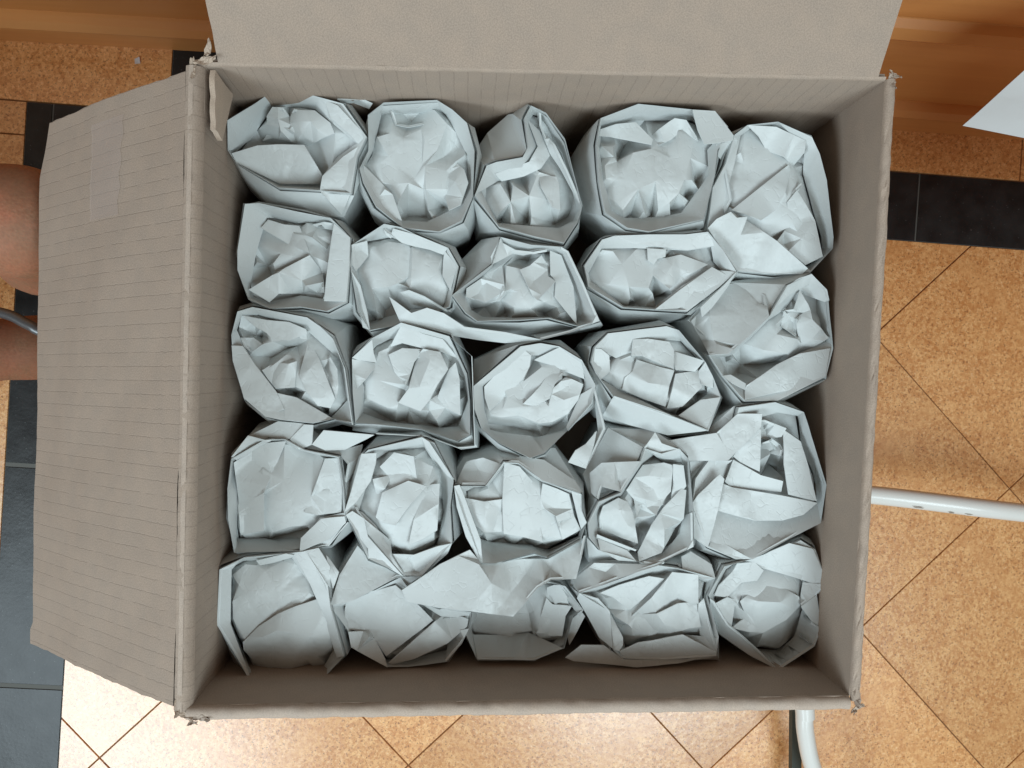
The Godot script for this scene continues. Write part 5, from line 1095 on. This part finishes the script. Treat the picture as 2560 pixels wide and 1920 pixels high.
	shred("torn_corner", br + Vector3(0.0010, -0.0030, 0.0040), Vector3(0.70, -0.20, -0.80), 0.0086, 0.0036, 1.40, 16, o, mats.card_torn)
	shred("torn_corner", tr + Vector3(0.0000, -0.0010, 0.0050), Vector3(0.10, 0.05, 1.00), 0.0115, 0.0043, 0.70, 19, o, mats.card_worn)
	shred("torn_corner", tr + Vector3(0.0020, -0.0020, 0.0000), Vector3(0.70, -0.10, 0.80), 0.0079, 0.0029, 1.50, 20, o, mats.card_torn)

# The drooping side flap: u runs down the page along the crease, w away from it.
func flap_normal(a: Vector3, b: Vector3) -> Vector3:
	return (b - a).cross(Vector3(-0.172, -0.128, 0)).normalized() * -1.0

func flap_at(a: Vector3, b: Vector3, u: float, w: float) -> Vector3:
	var out := Vector3(-cos(deg_to_rad(36.5)), -sin(deg_to_rad(36.5)), 0)
	var p := a + (b - a).normalized() * u + out * w
	var nrm := Vector3(-0.595, 0.804, 0)
	return p + nrm * (0.0016 * fine_noise.get_noise_2d(u * 0.5, w * 0.5) + 0.002 * sin(PI * clampf(w / 0.2, 0, 1)) - 0.003 * pow(w / 0.2, 2.0))

func flap_mesh(a: Vector3, b: Vector3) -> ArrayMesh:
	var s := Soup.new()
	var l := a.distance_to(b)
	# edge of the flap at each distance from the crease: its ends are cut back and ragged
	var nw := 34
	var nu := 70
	var nrm := Vector3(-0.595, 0.804, 0) * 0.0045
	var p := []
	var q := []
	var uv := []
	for j in nw + 1:
		for i in nu + 1:
			var t := float(i) / nu
			var reach := 0.2085
			var from := 0.002 + 0.0008 * fine_noise.get_noise_2d(j * 0.3, 2.0) * 0.7
			var to := l - 0.002 - 0.0012 * fine_noise.get_noise_2d(j * 0.25, 9.0) * 0.8
			var u := lerpf(from, to, t)
			# the far corners are clipped
			var lim := reach
			if u < 0.045: lim = reach - 0.016 * (1.0 - u / 0.045)
			if u > l - 0.016: lim = reach + 0.004
			var w := lim * j / nw + (0.0006 * fine_noise.get_noise_2d(u * 14.0, 5.0) if j == nw else 0.0)
			var c := flap_at(a, b, u, w)
			p.append(c)
			q.append(c - nrm)
			uv.append(Vector2(u + 0.013, w))
	for j in nw:
		for i in nu:
			var k := j * (nu + 1) + i
			var m := k + nu + 1
			s.quad(p[k], p[m], p[m + 1], p[k + 1], uv[k], uv[m], uv[m + 1], uv[k + 1])
			s.quad(q[k], q[k + 1], q[m + 1], q[m], uv[k], uv[k + 1], uv[m + 1], uv[m])
	for j in nw:
		for i in [0, nu]:
			var k: int = j * (nu + 1) + i
			var m: int = k + nu + 1
			if i == 0: s.quad(p[k], q[k], q[m], p[m])
			else: s.quad(p[m], q[m], q[k], p[k])
	for i in nu:
		var k := nw * (nu + 1) + i
		s.quad(p[k], q[k], q[k + 1], p[k + 1])
	return smoothed(s)

# ------------------------------------------------------------------ person: bare legs at the edge of the view

func build_person():
	var o := base("person", Vector3(-0.9, 0, -0.08))
	tag(o, "bare legs of a seated person beside the drooping cardboard flap", "person")
	var off := -o.position
	var bones := [
		[Vector3(-1.10, 0.47, -0.17), Vector3(-0.80, 0.465, -0.172), 0.078, 0.066], [Vector3(-0.80, 0.465, -0.172), Vector3(-0.455, 0.415, -0.146), 0.060, 0.047],
		[Vector3(-0.455, 0.41, -0.146), Vector3(-0.50, 0.30, -0.142), 0.045, 0.047], [Vector3(-0.50, 0.30, -0.142), Vector3(-0.535, 0.085, -0.135), 0.047, 0.035],
		[Vector3(-0.535, 0.07, -0.11), Vector3(-0.43, 0.035, -0.115), 0.036, 0.03], [Vector3(-0.56, 0.035, -0.11), Vector3(-0.54, 0.045, -0.11), 0.03, 0.034],
		[Vector3(-0.43, 0.033, -0.115), Vector3(-0.345, 0.020, -0.12), 0.032, 0.017],
		[Vector3(-1.10, 0.45, 0.02), Vector3(-0.92, 0.40, 0.0), 0.075, 0.055], [Vector3(-0.92, 0.40, 0.0), Vector3(-0.78, 0.27, -0.02), 0.052, 0.050],
		[Vector3(-0.78, 0.27, -0.02), Vector3(-0.60, 0.135, -0.042), 0.050, 0.036], [Vector3(-0.60, 0.135, -0.042), Vector3(-0.50, 0.075, -0.05), 0.036, 0.035],
		[Vector3(-0.50, 0.06, -0.05), Vector3(-0.40, 0.033, -0.05), 0.034, 0.028], [Vector3(-0.40, 0.03, -0.05), Vector3(-0.325, 0.019, -0.05), 0.028, 0.016],
		[Vector3(-1.12, 0.50, -0.17), Vector3(-1.12, 0.49, 0.02), 0.09, 0.09]]
	for z in 5:
		bones.append([Vector3(-0.355, 0.02, -0.145 + z * 0.0125), Vector3(-0.315 - z * 0.004, 0.011, -0.15 + z * 0.014), 0.010, 0.0085 if z > 0 else 0.0105])
		bones.append([Vector3(-0.335, 0.018, -0.072 + z * 0.0115), Vector3(-0.297 - (4 - z) * 0.004, 0.010, -0.078 + z * 0.0135), 0.010, 0.0085])
	part("body", nets(bones, 0.011, off), mats.skin, o)
	part("shorts", tube([Vector3(-1.16, 0.48, -0.17) + off, Vector3(-0.98, 0.475, -0.162) + off, Vector3(-0.86, 0.472, -0.155) + off], [0.108, 0.092, 0.088], 24, true), mats.cloth, o)
	part("shorts", tube([Vector3(-1.16, 0.48, 0.03) + off, Vector3(-1.05, 0.44, 0.015) + off, Vector3(-0.96, 0.415, 0.005) + off], [0.106, 0.090, 0.080], 24, true), mats.cloth, o)
	part("shorts", tube([Vector3(-1.13, 0.50, -0.24) + off, Vector3(-1.14, 0.50, -0.08) + off, Vector3(-1.13, 0.50, 0.10) + off], [0.095, 0.118, 0.095], 24, true), mats.cloth, o)

# Tapered capsules joined by a smooth minimum and meshed as surface nets.
func nets(bones: Array, cell: float, off: Vector3) -> ArrayMesh:
	var field := {}
	var wide := 0.028
	for b in bones:
		var a: Vector3 = b[0]
		var e: Vector3 = b[1]
		var r := maxf(b[2], b[3]) + wide
		var lo := Vector3i(((a.min(e) - Vector3.ONE * r) / cell).floor())
		var hi := Vector3i(((a.max(e) + Vector3.ONE * r) / cell).ceil())
		var l2 := (e - a).length_squared()
		for z in range(lo.z, hi.z + 1):
			for y in range(lo.y, hi.y + 1):
				for x in range(lo.x, hi.x + 1):
					var p := Vector3(x, y, z) * cell
					var t := clampf((p - a).dot(e - a) / l2, 0.0, 1.0)
					var d: float = p.distance_to(a.lerp(e, t)) - lerpf(b[2], b[3], t)
					if d > wide: continue
					var key := Vector3i(x, y, z)
					if field.has(key):
						var k := minf(0.02, b[2] * 0.55)
						var h := clampf(0.5 + 0.5 * (field[key] - d) / k, 0.0, 1.0)
						field[key] = lerpf(field[key], d, h) - k * h * (1.0 - h)
					else:
						field[key] = d
	var spot := {}
	var corners := []
	for k in 8: corners.append(Vector3i(k & 1, (k >> 1) & 1, (k >> 2) & 1))
	var grad := func(p: Vector3i) -> Vector3:
		return Vector3(field.get(p + Vector3i(1, 0, 0), wide) - field.get(p - Vector3i(1, 0, 0), wide), field.get(p + Vector3i(0, 1, 0), wide) - field.get(p - Vector3i(0, 1, 0), wide), field.get(p + Vector3i(0, 0, 1), wide) - field.get(p - Vector3i(0, 0, 1), wide))
	for c in field.keys():
		var inside := 0
		var vals := []
		for k in corners:
			var f: float = field.get(c + k, wide)
			vals.append(f)
			if f < 0: inside += 1
		if inside == 0 or inside == 8: continue
		var sum := Vector3.ZERO
		var n := 0
		for k in 8:
			for j in [1, 2, 4]:
				if k & j: continue
				var m: int = k | j
				if (vals[k] < 0) != (vals[m] < 0):
					sum += Vector3(corners[k]).lerp(Vector3(corners[m]), vals[k] / (vals[k] - vals[m]))
					n += 1
		var g: Vector3 = grad.call(c) + grad.call(c + Vector3i.ONE)
		spot[c] = [(Vector3(c) + sum / n) * cell + off, g.normalized()]
	var s := Soup.new()
	for c in spot.keys():
		for axis in 3:
			var step := Vector3i.ZERO
			step[axis] = 1
			var f0: float = field.get(c, wide)
			var f1: float = field.get(c + step, wide)
			if (f0 < 0) == (f1 < 0): continue
			var u := Vector3i.ZERO
			var w := Vector3i.ZERO
			u[(axis + 1) % 3] = 1
			w[(axis + 2) % 3] = 1
			var q := [c, c - u, c - u - w, c - w]
			var ok := true
			for k in q:
				if not spot.has(k): ok = false
			if not ok: continue
			var v := []
			for k in q: v.append(spot[k])
			if f0 > 0: v.reverse()
			s.tri(v[0][0], v[1][0], v[2][0], v[0][1], v[1][1], v[2][1])
			s.tri(v[0][0], v[2][0], v[3][0], v[0][1], v[2][1], v[3][1])
	return s.mesh()

# ------------------------------------------------------------------ small things

func build_small_things():
	var t := base("side_table", Vector3(0.72, 0, -0.25))
	tag(t, "wooden side table under the white paper sheet", "table")
	var s := Soup.new()
	s.box(Vector3(-0.19, 0.415, -0.12), Vector3(0.39, 0.44, 0.20))
	part("table_top", s.mesh(), mats.wood, t)
	for x in [0.16, 0.36]:
		for z in [-0.10, 0.18]:
			s = Soup.new()
			s.box(Vector3(x - 0.015, 0, z - 0.015), Vector3(x + 0.015, 0.4148, z + 0.015))
			part("leg", s.mesh(), mats.wood, t)
	# sheet of white paper overhanging the table edge
	var v := PackedVector3Array()
	var q := PackedInt32Array()
	var n := 12
	var p0 := Vector3(0.3901, 0.449, -0.2362)
	var e1 := Vector3(0.36, 0, 0.062)
	var e2 := Vector3(0.235, 0, -0.205)
	for j in n + 1:
		for i in n + 1:
			var a := float(i) / n
			var b := float(j) / n
			var p := p0 + e1 * a + e2 * b * (0.55 + 0.0 * a)
			p.y = 0.4425 + 0.007 * maxf(0.0, 1.0 - (a + b) * 1.3) + 0.0022 * (1.0 + sin(b * 9.0 + a * 3.0)) * maxf(0.0, 1.0 - b * 3.0)
			v.append(p - Vector3(0.55, 0.44, -0.25))
	for j in n:
		for i in n:
			var k := j * (n + 1) + i
			for c in [k, k + 1, k + n + 2, k, k + n + 2, k + n + 1]: q.append(c)
	var sh := part("paper_sheet", paper_mesh(v, q, Vector3(0.55, 0.44, -0.25), 60.0, 0.02, 0.4), mats.sheet, self)
	sh.position = Vector3(0.55, 0.44, -0.25)
	tag(sh, "corner of a white paper sheet in front of the wooden front at the upper right", "paper")
	var w := PackedVector3Array([Vector3(-0.004, 0.001, -0.003), Vector3(0.003, 0.002, -0.006), Vector3(0.004, 0.0008, 0.003), Vector3(-0.003, 0.0025, 0.005)])
	var sc := part("paper_scrap", paper_mesh(w, PackedInt32Array([0, 2, 1, 0, 3, 2]), Vector3(-0.5327, 0, -0.4559), 60.0, 0.003, 0.2), mats.sheet, self)
	sc.position = Vector3(-0.5327, 0.0005, -0.4559)
	tag(sc, "tiny white scrap on the cork tile in the upper left corner", "scrap")
